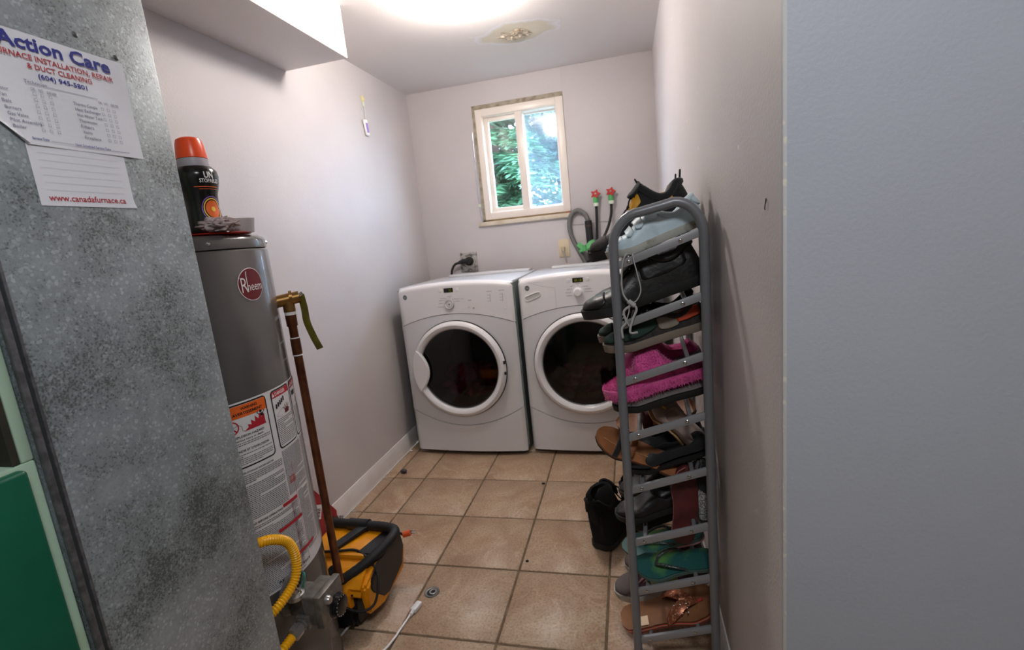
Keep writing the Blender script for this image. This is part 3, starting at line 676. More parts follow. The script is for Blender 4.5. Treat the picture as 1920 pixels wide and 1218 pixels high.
lathe('pilot_knob', [(0, .022), (.010, .021), (.013, .016), (.013, 0)], BLKP, vb, 12, Matrix.Translation((-.385, .004, .420)))
tube('pilot_wire', spline([(-.385, .03, .40), (-.38, .04, .43), (-.40, .055, .425), (-.415, .06, .39)], 6), .0025, mat('teal_wire', rgb(40, 130, 120), .5), vb, 6)
tube('pilot_tube', spline([(-.372, .012, .40), (-.365, -.006, .432), (-.385, -.02, .44), (-.41, -.016, .40)], 6), .002, STEEL, vb, 6)
box('inlet_block', (-.390, -.008, .318), (-.352, .006, .352), CASTA, vb, .004)
lathe('hex_fitting', [(0, 0), (.0165, 0), (.0165, .014), (.0125, .016), (.0125, .020), (.0175, .022), (.0175, .042), (.012, .046), (0, .046)], STEEL, wh, 6, rot_to((-.12, -.97, -.16), (-.371, .004, .334)), 25)
# corrugated yellow gas hose
hp = spline([(-.376, -.036, .327), (-.382, -.075, .318), (-.400, -.104, .290), (-.425, -.112, .245), (-.447, -.112, .22), (-.462, -.112, .26), (-.448, -.112, .33), (-.415, -.110, .39), (-.388, -.098, .420), (-.368, -.068, .437), (-.360, -.018, .462), (-.362, .003, .505), (-.366, -.006, .555), (-.372, -.045, .590), (-.388, -.085, .603), (-.42, -.109, .603), (-.455, -.118, .61), (-.488, -.118, .64), (-.495, -.118, .70), (-.495, -.118, .80)], 26)
tot = [0]
for a, b in zip(hp[:-1], hp[1:]): tot.append(tot[-1] + (b - a).length)
def resample(P, n):
    out = []; j = 0
    for k in range(n + 1):
        s = tot[-1] * k / n
        while j < len(P) - 2 and tot[j + 1] < s: j += 1
        t = (s - tot[j]) / max(1e-9, tot[j + 1] - tot[j]); out.append(P[j].lerp(P[j + 1], min(1, t)))
    return out
hr = resample(hp, int(tot[-1] / .0016))
tube('gas_hose', hr, lambda i: (.0118, .0108, .0094, .0108)[i % 4], YHOSE, wh, 14)
# relief valve and copper discharge pipe
PXc = Vector((-.452, .256, 0)); d = (Vector((PXc.x, PXc.y, 0)) - TC).normalized()
rv = tube('relief_valve', [TC + d * (TR - .01) + Vector((0, 0, 1.105)), PXc + d * .030 + Vector((0, 0, 1.112))], .0165, BRASS, wh, 18)
tube('valve_outlet', [PXc + Vector((0, 0, 1.112)), PXc + Vector((0, 0, 1.075))], .0155, BRASS, rv, 18)
tube('valve_collar', [PXc + d * .004 + Vector((0, 0, 1.113)), PXc + d * .012 + Vector((0, 0, 1.113))], .019, BRASS, rv, 18)
tube('test_lever', [PXc + d * .030 + Vector((0, 0, 1.116)), PXc + d * .040 + Vector((0, 0, 1.121))], .006, CHROME, rv, 10)
tube('thread_tape', [PXc + Vector((0, 0, 1.075)), PXc + Vector((0, 0, 1.066))], .0145, INKW, rv, 18)
cp = tube('discharge_pipe', [PXc + Vector((0, 0, 1.066)), PXc + Vector((0, 0, .235))], .0115, COPPER, wh, 18)
tube('pipe_coupling', [PXc + Vector((0, 0, 1.066)), PXc + Vector((0, 0, 1.035))], .0145, COPPER, cp, 18)
tube('pipe_coupling', [PXc + Vector((0, 0, 1.000)), PXc + Vector((0, 0, .955))], .0130, COPPER, cp, 18)
tube('solder_ring', [PXc + Vector((0, 0, .954)), PXc + Vector((0, 0, .951))], .0132, INKW, cp, 18)
tube('solder_ring', [PXc + Vector((0, 0, 1.003)), PXc + Vector((0, 0, 1.000))], .0132, INKW, cp, 18)
tg = spline([PXc + d * .034 + Vector((0, 0, 1.118)), PXc + d * .036 + Vector((.002, 0, 1.08)), PXc + d * .034 + Vector((.005, 0, 1.04)), PXc + d * .042 + Vector((.008, 0, .995)), PXc + d * .050 + Vector((.012, 0, .960))], 5)
tube('hanging_tag', tg, .0115, TAGY, wh, 8, flat=.12, up=(0, 1, 0))
W(wh)

# things on top of the heater
ZT = 1.288
bo = thing('scent_booster_bottle', 'black waisted laundry bottle with orange-red cap on top of the water heater', 'bottle', (-.500, .085, ZT))
BM = Matrix.Translation((-.500, .085, 0)) @ Matrix.Scale(.82, 4, (.6, .8, 0))
lathe('bottle_body', [(0, ZT), (.046, ZT), (.050, ZT + .008), (.048, ZT + .035), (.0435, ZT + .07), (.047, ZT + .10), (.055, ZT + .125), (.0575, ZT + .142), (.055, ZT + .155), (.046, ZT + .164), (0, ZT + .165)], BOTB, bo, 48, BM)
lathe('bottle_collar', [(.0395, ZT + .163), (.0405, ZT + .168), (.0390, ZT + .184), (.035, ZT + .186)], GREYC, bo, 40, BM)
lathe('bottle_cap', [(.0395, ZT + .185), (.0395, ZT + .190), (.0355, ZT + .220), (.032, ZT + .230), (.024, ZT + .234), (0, ZT + .230)], REDC, bo, 40, BM)
bd = Vector((.958, -.977, 0)).normalized(); 
def onbot(e):
    C_ = Vector((-.500, .085, 0))
    def f(u, v):
        a = math.atan2(bd.y, bd.x) + math.radians(u)
        z = v; pr = [(0, .050), (.035, .048), (.07, .0435), (.10, .047), (.125, .055), (.142, .0575), (.155, .055)]
        r = pr[-1][1]
        for (z0, r0), (z1, r1) in zip(pr[:-1], pr[1:]):
            if z0 <= z <= z1: r = r0 + (r1 - r0) * (z - z0) / (z1 - z0)
        return BM @ Vector(((r + e) * math.cos(a), (r + e) * math.sin(a), ZT + z))
    return f
ob = onbot(.0012)
texts('bottle_wording', [('UN', 18, 44, .134, .014, .03), ('STOPABLES', 5, 62, .1235, .0085, .02)], INKW, bo, ob)
quads('orange_stripe', [(-12, .1135, 60, .1150), (0, .1085, 60, .1095)], INKO, bo, ob, 8)
def disc(name, c, r, m, e, r0=0):
    f = onbot(e); V = []; F = []; n = 28
    for k in range(n):
        a = 2 * PI * k / n
        for q in range(4):
            rr = r0 + (r - r0) * q / 3; V.append(f(c[0] + rr * math.cos(a) / .048 * 57.3, c[1] + rr * math.sin(a)))
    for k in range(n):
        l = (k + 1) % n
        for q in range(3): F.append((k * 4 + q, k * 4 + q + 1, l * 4 + q + 1, l * 4 + q))
    return pydata(name, V, F, m, bo, fix=False)
disc('violet_ring', (34, .062), .031, INKP, .0014, .0285); disc('yellow_ring', (34, .062), .0265, INKY, .0014, .0235); disc('orange_glow', (34, .062), .021, INKO, .0014); disc('white_spark', (34, .062), .006, INKY, .0022)
W(bo); bo.scale = (.97, .97, .94)
pl = thing('plastic_lid', 'thin red plastic lid lying under the lint on the water heater', 'lid', (-.47, .115, ZT))  # a thin red lid lying flat on the heater top
lathe('lid_disc', [(0, ZT + .0005), (.088, ZT + .0005), (.092, ZT + .003), (.090, ZT + .0042), (.086, ZT + .0025), (0, ZT + .0025)], mat('red_plastic', rgb(196, 42, 30), .35), pl, 48, Matrix.Translation((-.515, .105, 0)))
W(pl)
def lump(name, c, sz, m, parent=None, seed=1, amp=.35, sub=4, freq=2.4):
    from mathutils import noise
    bm = bmesh.new(); bmesh.ops.create_icosphere(bm, subdivisions=sub, radius=1)
    for v in bm.verts:
        n = noise.noise(v.co * freq + Vector((seed * 7.3, 0, 0))) + .5 * noise.noise(v.co * freq * 2.3 + Vector((0, seed * 3.1, 0)))
        p = v.co * (1 + amp * n); v.co = Vector((p.x * sz[0] + c[0], p.y * sz[1] + c[1], max(-.85, p.z) * sz[2] + c[2]))
    return frombm(name, bm, m, parent, smooth=True)
tag(lump('dryer_lint', (-.445, .065, ZT + .0205), (.042, .03, .017), TISS, seed=3, amp=.45, sub=5, freq=3), 'crumpled grey-pink dryer lint beside the black bottle', 'lint')
cu = thing('plastic_cup', 'clear shallow plastic measuring cup beside the lint on the water heater', 'cup', (-.42, .13, ZT + .003))
lathe('cup_wall', [(0, ZT + .0046), (.026, ZT + .0046), (.031, ZT + .036), (.0318, ZT + .036), (.0268, ZT + .0032), (0, ZT + .0032)], mat('cloudy_plastic', rgb(208, 204, 204), .3, trans=.55), cu, 36, Matrix.Translation((-.452, .140, 0)))
W(cu)
# red box behind the pipe, leaning on the left wall
rb = thing('red_box', 'flat dark red box with a white barcode label behind the copper pipe', 'box', (-.86, .74, 0))
prism('box_body', [(.64, .012), (.835, .012), (.842, .10), (.68, .325), (.64, .335)], 'x', XL + .016, XL + .05, REDP, rb, .002)
box('box_base', (XL + .016, .63, .0), (XL + .053, .84, .012), INKW, rb, .001)
fr = lambda u, v: Vector((XL + .0512, .72 + u * .85 + v * .35, .165 + v * .85 - u * .45))
quads('barcode_label', [(-.025, -.032, .025, .032)], INKW, rb, fr)
quads('barcode_lines', [(-.016, -.022 + k * .0055, .016, -.022 + k * .0055 + (.0022 if k % 3 else .0035)) for k in range(7)], INKK, rb, lambda u, v: fr(u, v) + Vector((.0006, 0, 0)))
W(rb)

# ================================================================== VACUUM
va = thing('wet_dry_vacuum', 'yellow and black portable vacuum with wrapped hose on the floor beside the water heater', 'vacuum', (-.52, .48, 0))
prism('debris_tank', [(.345, .012), (.332, .05), (.340, .12), (.362, .14), (.565, .14), (.57, .06), (.56, .012), (.54, 0), (.40, 0)], 'x', -.62, -.435, BLKP, va, .018)
by = [(.346, .128), (.336, .16), (.352, .185), (.385, .205), (.415, .218), (.60, .232), (.632, .20), (.632, .13), (.61, .12), (.42, .118)]
prism('motor_housing', by, 'x', -.69, -.392, YVAC, va, .014)
prism('corner_rib', [(.342, .078), (.333, .14), (.345, .18), (.41, .21), (.60, .215), (.625, .14), (.60, .070), (.43, .048)], 'x', -.402, -.376, YVAC, va, .009)
prism('front_rib', [(.340, .092), (.330, .15), (.345, .176), (.36, .182), (.36, .095)], 'x', -.475, -.445, YVAC, va, .006)
prism('side_recess', [(.375, .140), (.362, .165), (.375, .195), (.42, .222), (.60, .224), (.612, .16), (.585, .10), (.47, .068), (.435, .078)], 'x', -.379, -.3725, BLKP, va, .002)
box('top_panel', (-.66, .43, .215), (-.43, .60, .240), YVAC, va, .01)
prism('handle_recess', [(-.47, .44), (-.40, .44), (-.395, .58), (-.43, .58)], 'z', .222, .2405, BLKP, va, .003)
bm = bmesh.new()
box_bm(bm, (-.02, -.075, -.008), (.02, .075, .008), .006, mtx=Matrix.Translation((-.535, .515, .252)) @ Matrix.Rotation(math.radians(-28), 4, 'Z') @ Matrix.Rotation(math.radians(6), 4, 'X'))
frombm('hose_clip', bm, BLKR, va, ang=40)
hz = spline([(-.70, .45, .095), (-.655, .395, .118), (-.60, .360, .140), (-.54, .352, .165), (-.47, .372, .195), (-.41, .420, .225), (-.372, .475, .248), (-.356, .52, .262), (-.368, .556, .262), (-.42, .575, .260), (-.50, .582, .258), (-.60, .588, .258), (-.68, .594, .256)], 8)
tube('suction_hose', hz, lambda i: .0185 if i % 2 else .0175, BLKR, va, 14)
tube('hose_cuff', [(-.49, .5815, .258), (-.575, .5865, .258)], .0235, BLKP, va, 16)
tube('power_cord', spline([(-.69, .42, .19), (-.62, .43, .238), (-.54, .44, .245), (-.47, .45, .245), (-.41, .43, .225), (-.365, .40, .19), (-.362, .355, .12), (-.40, .325, .105), (-.46, .325, .115), (-.50, .33, .15)], 8), .0045, BLKR, va, 8)
lathe('latch_knob', [(0, .026), (.014, .024), (.019, .012), (.021, 0)], BLKP, va, 20, rot_to((0, -.75, .6), (-.525, .388, .205)))
for q in [(-.43, .331, .16), (-.425, .333, .10), (-.462, .329, .10)]: lathe('screw_hole', [(0, .0035), (.004, .003), (.004, 0)], GAP, va, 10, rot_to((0, -1, .15), q))
pg = tube('cord_plug', [(-.372, .62, .198), (-.345, .63, .202)], .0115, ORNG, va, 12)
tubes('plug_prongs', [[(-.346, .625, .206), (-.328, .630, .208)], [(-.346, .635, .206), (-.328, .640, .208)], [(-.346, .632, .196), (-.328, .637, .197)]], .0022, STEEL, pg)
tube('plug_lead', spline([(-.40, .60, .235), (-.388, .612, .215), (-.372, .62, .198)], 5), .0045, BLKR, va, 8)
tubes('brush_bristles', [[(-.70 + k * .005, .612, .262), (-.70 + k * .005 + random.uniform(-.004, .004), .616, .268 + random.uniform(0, .006))] for k in range(16)], .0015, BLKR, va)
W(va); va.scale = (.93, .93, .93); va.location = (-.538, .442, 0)

# ================================================================== DRYER AND WASHER
def machine(name, label, wdt, rotz, loc, washer):
    t = thing(name, label, 'washer' if washer else 'dryer', loc); D = .655; H = .985
    t.rotation_euler = (0, 0, rotz)
    cxd = wdt / 2 - .005; czd = .518; R = .274
    bow = lambda x: -.020 * (1 - ((x - wdt / 2) / (wdt / 2)) ** 2)
    top = lambda x: .978 + .028 * (1 - ((x - wdt / 2) / (wdt / 2)) ** 2) ** .8
    s1_ = lambda x: .765 + .066 * (1 - ((x - cxd) / (wdt / 2)) ** 2)
    s2_ = lambda x: .285 - .100 * (1 - ((x - cxd) / (wdt / 2)) ** 2)
    cyD = .40
    # cabinet shell (open front: sides, back, floor, top)
    boxes('cabinet', [((0, .012, .022), (.012, D, .975)), ((wdt - .012, .012, .022), (wdt, D, .975)), ((0, D - .012, .022), (wdt, D, .975)), ((0, .012, .022), (wdt, D, .034))], APPG if not washer else APPG, t, .002)
    box('top_panel', (0, .03, .968), (wdt, D, .987), WHITEA, t, .006)
    box('rear_rail', (.10, D - .11, .986), (wdt - .03, D - .01, 1.003), WHITEA, t, .005)
    g = .0016
    def strip(nm, lo, hi, m, yoff=0, nx=36, nz=8, rb=0.0, rt=0.0):
        V = []; F = []
        for i in range(nx + 1):
            x = wdt * i / nx
            ex = min(1, min(x, wdt - x) / .012); ey = (1 - math.sqrt(max(0, 1 - (1 - ex) ** 2))) * .012
            a, b = lo(x), hi(x)
            for j in range(nz + 1):
                z = a + (b - a) * j / nz; y = bow(x) + yoff + ey
                if rt:
                    d = max(0, z - (b - rt)) / rt; y += rt * 1.1 * (1 - math.sqrt(max(0, 1 - d * d)))
                V.append((x, y, z))
        n = nz + 1
        for i in range(nx):
            for j in range(nz): a = i * n + j; F.append((a, a + n, a + n + 1, a + 1))
        # return flanges, so the piece has depth
        for i in range(nx + 1):
            V.append((V[i * n][0], V[i * n][1] + .03, V[i * n][2])); V.append((V[i * n + nz][0], .05, V[i * n + nz][2]))
        b0 = n * (nx + 1)
        for i in range(nx): F.append((i * n, b0 + 2 * i, b0 + 2 * i + 2, (i + 1) * n)); F.append((i * n + nz, (i + 1) * n + nz, b0 + 2 * i + 3, b0 + 2 * i + 1))
        L0 = len(V)
        for side in (0, nx):
            base = len(V)
            for j in range(n): V.append((V[side * n + j][0], .03, V[side * n + j][2]))
            for j in range(nz): F.append((side * n + j, side * n + j + 1, base + j + 1, base + j))
        o = pydata(nm, V, F, m, t); o.data.shade_smooth(); o.data.set_sharp_from_angle(angle=math.radians(55)); return o
    nxh = 40
    cp_ = strip('control_panel', lambda x: s1_(x) + g, top, WHITEB, nx=nxh, nz=22, rt=.022)
    strip('kick_panel', lambda x: .026, lambda x: s2_(x) - g, WHITEA)
    # front panel with its round opening: rays from the door centre to the outline
    angs = sorted(set([2 * PI * k / 96 for k in range(96)] + [math.atan2(f(x) - czd, x - cxd) % (2 * PI) for x, f in ((0, s1_), (wdt, s1_), (0, s2_), (wdt, s2_))]))
    V = []; F = []; q = 8
    for a in angs:
        dx, dz = math.cos(a), math.sin(a); s = 0
        lo, hi = .2, .6
        for _ in range(24):
            md = (lo + hi) / 2; x, z = cxd + dx * md, czd + dz * md
            ok = -1e-6 <= x <= wdt + 1e-6 and z <= s1_(min(max(x, 0), wdt)) - g and z >= s2_(min(max(x, 0), wdt)) + g
            if ok: lo = md
            else: hi = md
        for j in range(q + 1):
            r = R - .035 + (lo - (R - .035)) * j / q; x = cxd + dx * r; z = czd + dz * r
            ex = min(1, max(0, min(x, wdt - x)) / .012); ey = (1 - math.sqrt(max(0, 1 - (1 - ex) ** 2))) * .012
            V.append((x, bow(x) + ey, z))
    n = q + 1; K = len(angs)
    for i in range(K):
        j = (i + 1) % K
        for k in range(q): F.append((i * n + k, i * n + k + 1, j * n + k + 1, j * n + k))
    o = pydata('front_panel', V, F, WHITEA, t); o.data.shade_smooth(); o.data.set_sharp_from_angle(angle=math.radians(50))
    # side returns for the front panel + dark backing in the seams
    for xa in (.004, wdt - .010): box('seam_backing', (xa, .006, s2_(0) - .02), (xa + .006, .03, s1_(0) + .02), WHITEA, t)
    for fn in (s1_, s2_):
        V = []; F = []; b0 = 0
        for i in range(33):
            x = .004 + (wdt - .008) * i / 32; V += [(x, bow(x) + .008, fn(x) - .008), (x, bow(x) + .008, fn(x) + .008)]
        for i in range(32): F.append((b0 + 2 * i, b0 + 2 * i + 2, b0 + 2 * i + 3, b0 + 2 * i + 1))
        pydata('seam_backing_strip', V, F, APPG, t)
    # door: ring, smoked glass, gasket, handle
    y0 = bow(cxd); MD = Matrix.Translation((cxd, y0, czd)) @ Matrix.Rotation(PI / 2, 4, 'X')
    lathe('door_gap', [(R + .004, -.001), (R + .004, .0015), (R - .01, .0015)], GAP, t, 72, MD)
    dr = lathe('door_ring', [(R - .004, .001), (R, .006), (R - .001, .016), (R - .008, .025), (R - .02, .030), (R - .034, .026), (R - .041, .018), (R - .045, .010), (R - .045, -.012)], WHITEB, t, 96, MD)
    lathe('inner_bezel', [(R - .045, .012), (R - .049, .008), (R - .051, -.02)], EMBL, dr, 72, MD)
    lathe('door_glass', [(R - .049, .004), (.16, .009), (.09, .012), (0, .013)], DGLASS, t, 64, MD)
    lathe('drum', [(R - .048, -.010), (.235, -.05), (.245, -.06), (.245, -.48), (.0, -.50)], DRUM, t, 48, MD)
    lump('laundry', (cxd + (.02 if washer else -.01), .20, czd - .13), (.16, .13, .10), PINKC, t, seed=5 if washer else 2, amp=.5, sub=4)
    lump('laundry', (cxd - .02 if washer else cxd + .06, .20, czd - .09), (.09, .07, .06), PINKC if not washer else mat('dark_brown_cloth', rgb(74, 58, 54), .9), t, seed=9, amp=.4, sub=4)
    sg = 1 if washer else -1
    def arcp(r, a0, a1, n=14): return [(cxd + sg * r * math.cos(math.radians(a0 + (a1 - a0) * k / n)), czd + r * math.sin(math.radians(a0 + (a1 - a0) * k / n))) for k in range(n + 1)]
    outer = arcp(R - .004, 27, -27, 18)
    x1 = cxd + sg * (R - .102); inner = [(x1 + sg * .055 * (abs(k - 7) / 7) ** 2, czd - .115 + .235 * k / 14) for k in range(15)]
    poly = outer + inner
    if sg < 0: poly = poly[::-1]
    bm = bmesh.new(); va_ = [bm.verts.new((p[0], y0 - .022, p[1])) for p in poly]; vb_ = [bm.verts.new((p[0], y0 - .036, p[1])) for p in poly]
    bm.faces.new(va_); bm.faces.new(vb_[::-1])
    for i in range(len(poly)): j = (i + 1) % len(poly); bm.faces.new((va_[j], va_[i], vb_[i], vb_[j]))
    bmesh.ops.recalc_face_normals(bm, faces=bm.faces); bmesh.ops.bevel(bm, geom=[e for e in bm.edges if all(abs(v.co.y - (y0 - .036)) < 1e-5 for v in e.verts)], offset=.006, segments=3, affect='EDGES')
    frombm('door_handle', bm, WHITEB, dr, ang=40)
    if not washer:
        for z in (czd + .035, czd - .025): box('hinge_notch', (cxd + R - .008, y0 - .026, z - .008), (cxd + R - .0005, y0 - .012, z + .008), GAP, dr)
    # controls
    kx, kz = wdt / 2 - .018 + (.0 if not washer else .0), .885 if not washer else .900
    yk = bow(kx)
    if washer:
        lathe('control_knob', [(0, .020), (.017, .020), (.021, .016), (.0225, .002), (.0235, 0)], WHITEB, t, 36, Matrix.Translation((kx, yk, kz)) @ Matrix.Rotation(PI / 2, 4, 'X'))
    else:
        kn = lathe('control_knob', [(.026, 0), (.027, .006), (.023, .008), (.021, .002), (.015, .002), (.014, .008), (.006, .009), (0, .006)], WHITEB, t, 36, Matrix.Translation((kx, yk, kz)) @ Matrix.Rotation(PI / 2, 4, 'X'))
        lathe('knob_shadow_ring', [(.0285, .0004), (.0268, .0062), (.0255, .0066)], TXTG, kn, 36, Matrix.Translation((kx, yk - .0006, kz)) @ Matrix.Rotation(PI / 2, 4, 'X'))  # thin grey ring, the shadow round the knob rim put in as colour
        lathe('knob_post', [(0, .0105), (.004, .010), (.004, .007)], GAP, kn, 12, Matrix.Translation((kx + .002, yk, kz)) @ Matrix.Rotation(PI / 2, 4, 'X'))
    dx_, dz_ = (wdt / 2 - .015, .962)
    dp = box('display', (dx_ - .027, bow(dx_) - .0015, dz_ - .012), (dx_ + .027, bow(dx_) + .004, dz_ + .012), LCD, t, .0015)
    if washer: dp.location.y -= .0
    texts('display_digits', [('00:18' if washer else '22', dx_ - .017 if washer else dx_ + .003, dx_ + .020, dz_ - .0065, .012, -.01)], LCDT, dp, lambda u, v: Vector((u, bow(dx_) - .0028, v)))
    fp = lambda u, v: Vector((u, bow(u) - .0012, v))
    for sx in (-.048, .05):
        bt = lathe('round_button', [(0, .003), (.008, .003), (.0095, .001), (.0095, 0)], WHITEB, t, 20, Matrix.Translation((dx_ + sx, bow(dx_ + sx) + .0005, dz_ + .001)) @ Matrix.Rotation(PI / 2, 4, 'X'))
    lg = lathe('emblem', [(0, .0022), (.0115, .0022), (.0135, .001), (.0135, 0)], EMBL, t, 28, Matrix.Translation((.052, bow(.052) + .001, .937)) @ Matrix.Rotation(PI / 2, 4, 'X'))
    texts('emblem_letters', [('GE', .044, .060, .932, .0095, -.01)], INKW, lg, lambda u, v: Vector((u, bow(.052) - .0020, v)))
    # printed programme names: small grey marks round the knob
    rd_ = random.Random(3 if washer else 6); rr_ = []; dots = []
    for k, a in enumerate((205, 180, 150, 115, 85, 50, 22, -2) if washer else (200, 168, 142, 112, 80, 50, 24)):
        ar = math.radians(a); px, pz = kx + .036 * math.cos(ar), kz + .036 * math.sin(ar)
        dots.append((px - .0014, pz - .0014, px + .0014, pz + .0014))
        L_ = rd_.uniform(.016, .032); ux = px + (.006 if math.cos(ar) > 0 else -.006 - L_)
        if abs(math.cos(ar)) < .3: ux = px - L_ / 2; pz += .008
        u = ux
        while u < ux + L_: l = rd_.uniform(.0015, .004); rr_.append((u, pz - .0012, u + l, pz + .0016)); u += l + .0008
    for bx, bz, nn in ((.82, .905, 3), (.92, .905, 3)) if not washer else ((.80, .925, 1), (.90, .90, 3)):
        X = bx * wdt
        for k in range(nn):
            rr_.append((X - .016, bz - .018 + k * .016, X - .004, bz - .0165 + k * .016))
        rr_.append((X - .018, bz + .034, X + .012, bz + .0365)); dots.append((X, bz - .022, X + .0015, bz + .020)) if nn == 3 else None
    if not washer: rr_ += [(.43, .898, .449, .901), (.425, .862, .437, .864), (.39, .91, .405, .912), (.452, .853, .462, .859)]
    quads('panel_print', rr_, TXTG, t, fp); quads('panel_dots', dots, EMBL, t, fp)
    if not washer:
        for X in (.84, .93): lathe('round_button', [(0, .002), (.005, .002), (.006, 0)], WHITEB, t, 16, Matrix.Translation((X * wdt, bow(X * wdt) + .0006, .842)) @ Matrix.Rotation(PI / 2, 4, 'X'))
    if washer:
        # detergent drawer outline and its recessed grip
        quads('drawer_outline', [(.20, .815, .2012, .928), (.0 + .052, .9645, .125, .9655)], mat('fine_grey_line', rgb(170, 170, 172), .6), t, fp)
        flat('drawer_edge', [[(.06, .967), (.13, .944), (.13, .9425), (.06, .9655)], [(.13, .944), (.2012, .932), (.2012, .9305), (.13, .9425)]], mat('fine_grey_line', rgb(170, 170, 172), .6), t, fp)
        pts = [(.040, .872), (.034, .882), (.040, .892), (.055, .898), (.10, .912), (.116, .913), (.121, .905), (.118, .896), (.105, .887), (.06, .872), (.05, .869)]
        gr = flat('drawer_grip', [pts], mat('grip_shade_plastic', rgb(182, 182, 180), .5), t, fp)
        tube('grip_rim', [fp(*p_) for p_ in spline([(p[0], p[1], 0) for p in pts], 3, True) for p_ in [(p_[0], p_[1])]], .0022, WHITEB, gr, 8, closed=True)
        boxes('drain_cover', [((.46, bow(.46) + .001, .03), (.62, bow(.55) + .012, .115))], WHITEA, t, .004)
    for x in (.05, wdt - .05):
        for y in (.06, D - .05): lathe('levelling_foot', [(0, 0), (.022, 0), (.022, .008), (.012, .012), (.012, .03), (0, .03)], BLKR, t, 16, Matrix.Translation((x, y, 0)))
    if not washer:
        tube('top_gasket', [(.0, .0, 0)] * 0 or [(wdt + .004, .02, .06), (wdt + .004, .02, .955)], .0035, mat('grey_foam_strip', rgb(120, 132, 126), .8), t, 8)
    return t
machine('clothes_dryer', 'white front-loading dryer on the left, crescent handle on the door left side', .676, math.radians(-2.0), (-.824, 1.625, 0), False)
machine('washing_machine', 'white front-loading washer on the right, partly hidden behind the shoe rack', .672, math.radians(-.5), (-.122, 1.628, 0), True)

# ================================================================== BACK WALL FIXTURES
oy = YB
po = thing('dryer_outlet', 'scratched square metal outlet plate with black dryer plug above the left machine', 'outlet', (-.61, oy, 1.0))
OM = Matrix.Translation((-.610, oy, 1.070)) @ Matrix.Rotation(math.radians(1), 4, 'Y')
box('outlet_plate', (-.060, -.010, -.066), (.060, .002, .066), OUTM, po, .004, mtx=OM)
lathe('outlet_face', [(.038, 0), (.038, .004), (.034, .006), (0, .006)], mat('ivory_face', rgb(190, 184, 172), .5), po, 28, Matrix.Translation((-.606, oy - .009, 1.07)) @ Matrix.Rotation(PI / 2, 4, 'X'))
pgm = lathe('dryer_plug', [(0, .036), (.020, .034), (.029, .024), (.031, .004), (.029, 0)], BLKR, po, 28, Matrix.Translation((-.602, oy - .015, 1.076)) @ Matrix.Rotation(PI / 2, 4, 'X'))
tube('plug_neck', spline([(-.605, oy - .035, 1.076), (-.64, oy - .038, 1.078), (-.672, oy - .042, 1.072)], 5), lambda i: .022 - .0011 * i, BLKR, po, 14)
tube('dryer_cord', spline([(-.665, oy - .042, 1.073), (-.70, oy - .046, 1.062), (-.722, oy - .05, 1.03), (-.732, oy - .045, .99), (-.735, oy - .030, .93), (-.735, oy - .022, .80)], 7), .0085, BLKR, po, 12)
W(po)
so = thing('wall_outlet', 'small yellowed outlet plate with a thin cord, right of the window bottom', 'outlet', (.052, oy, 1.05))
box('outlet_plate', (.016, oy - .0065, 1.045), (.088, oy + .002, 1.160), IVORY, so, .003)
box('cord_plug', (.034, oy - .03, 1.085), (.058, oy - .005, 1.112), mat('worn_beige', rgb(176, 160, 134), .5), so, .004)
tube('thin_cord', spline([(.048, oy - .026, 1.09), (.055, oy - .03, 1.06), (.062, oy - .03, 1.02), (.068, oy - .035, .98), (.07, oy - .03, .90)], 6), .0042, mat('grey_beige_cord', rgb(160, 154, 150), .5), so, 8)
box('cord_end_tag', (.052, oy - .045, .985), (.084, oy - .030, 1.003), mat('salmon_tag', rgb(214, 168, 150), .5), so, .003)
W(so)
dh = thing('drain_hose', 'grey looped drain hose tied with green ribbon to a black standpipe', 'hose', (.2, oy, .6))
tube('looped_hose', spline([(.205, oy - .05, .90), (.185, oy - .035, 1.00), (.150, oy - .03, 1.08), (.110, oy - .028, 1.17), (.100, oy - .028, 1.25), (.118, oy - .028, 1.31), (.158, oy - .03, 1.333), (.20, oy - .032, 1.31), (.220, oy - .035, 1.265), (.222, oy - .04, 1.22)], 9), lambda i: .0150 if i % 2 else .0140, GREYH, dh, 14)
tube('standpipe', [(.222, oy - .04, 1.262), (.226, oy - .042, 1.12), (.238, oy - .045, .85)], .0225, BLKP, dh, 20)
tube('pipe_band', [(.2225, oy - .04, 1.235), (.223, oy - .04, 1.225)], .0235, mat('brown_band', rgb(70, 52, 44), .6), dh, 20)
tube('green_ribbon', spline([(.150, oy - .052, 1.125), (.175, oy - .062, 1.10), (.205, oy - .072, 1.10), (.235, oy - .068, 1.125), (.255, oy - .060, 1.13)], 5), .017, GTAPE, dh, 10, flat=.15, up=(0, 1, 0))
tube('green_ribbon', spline([(.155, oy - .054, 1.075), (.19, oy - .070, 1.085), (.225, oy - .07, 1.09), (.262, oy - .05, 1.10)], 5), .010, GTAPE, dh, 10, flat=.15, up=(0, 1, 0))
tube('ribbon_knot', [(.186, oy - .074, 1.075), (.190, oy - .078, 1.112)], .011, GTAPE, dh, 10)
W(dh)
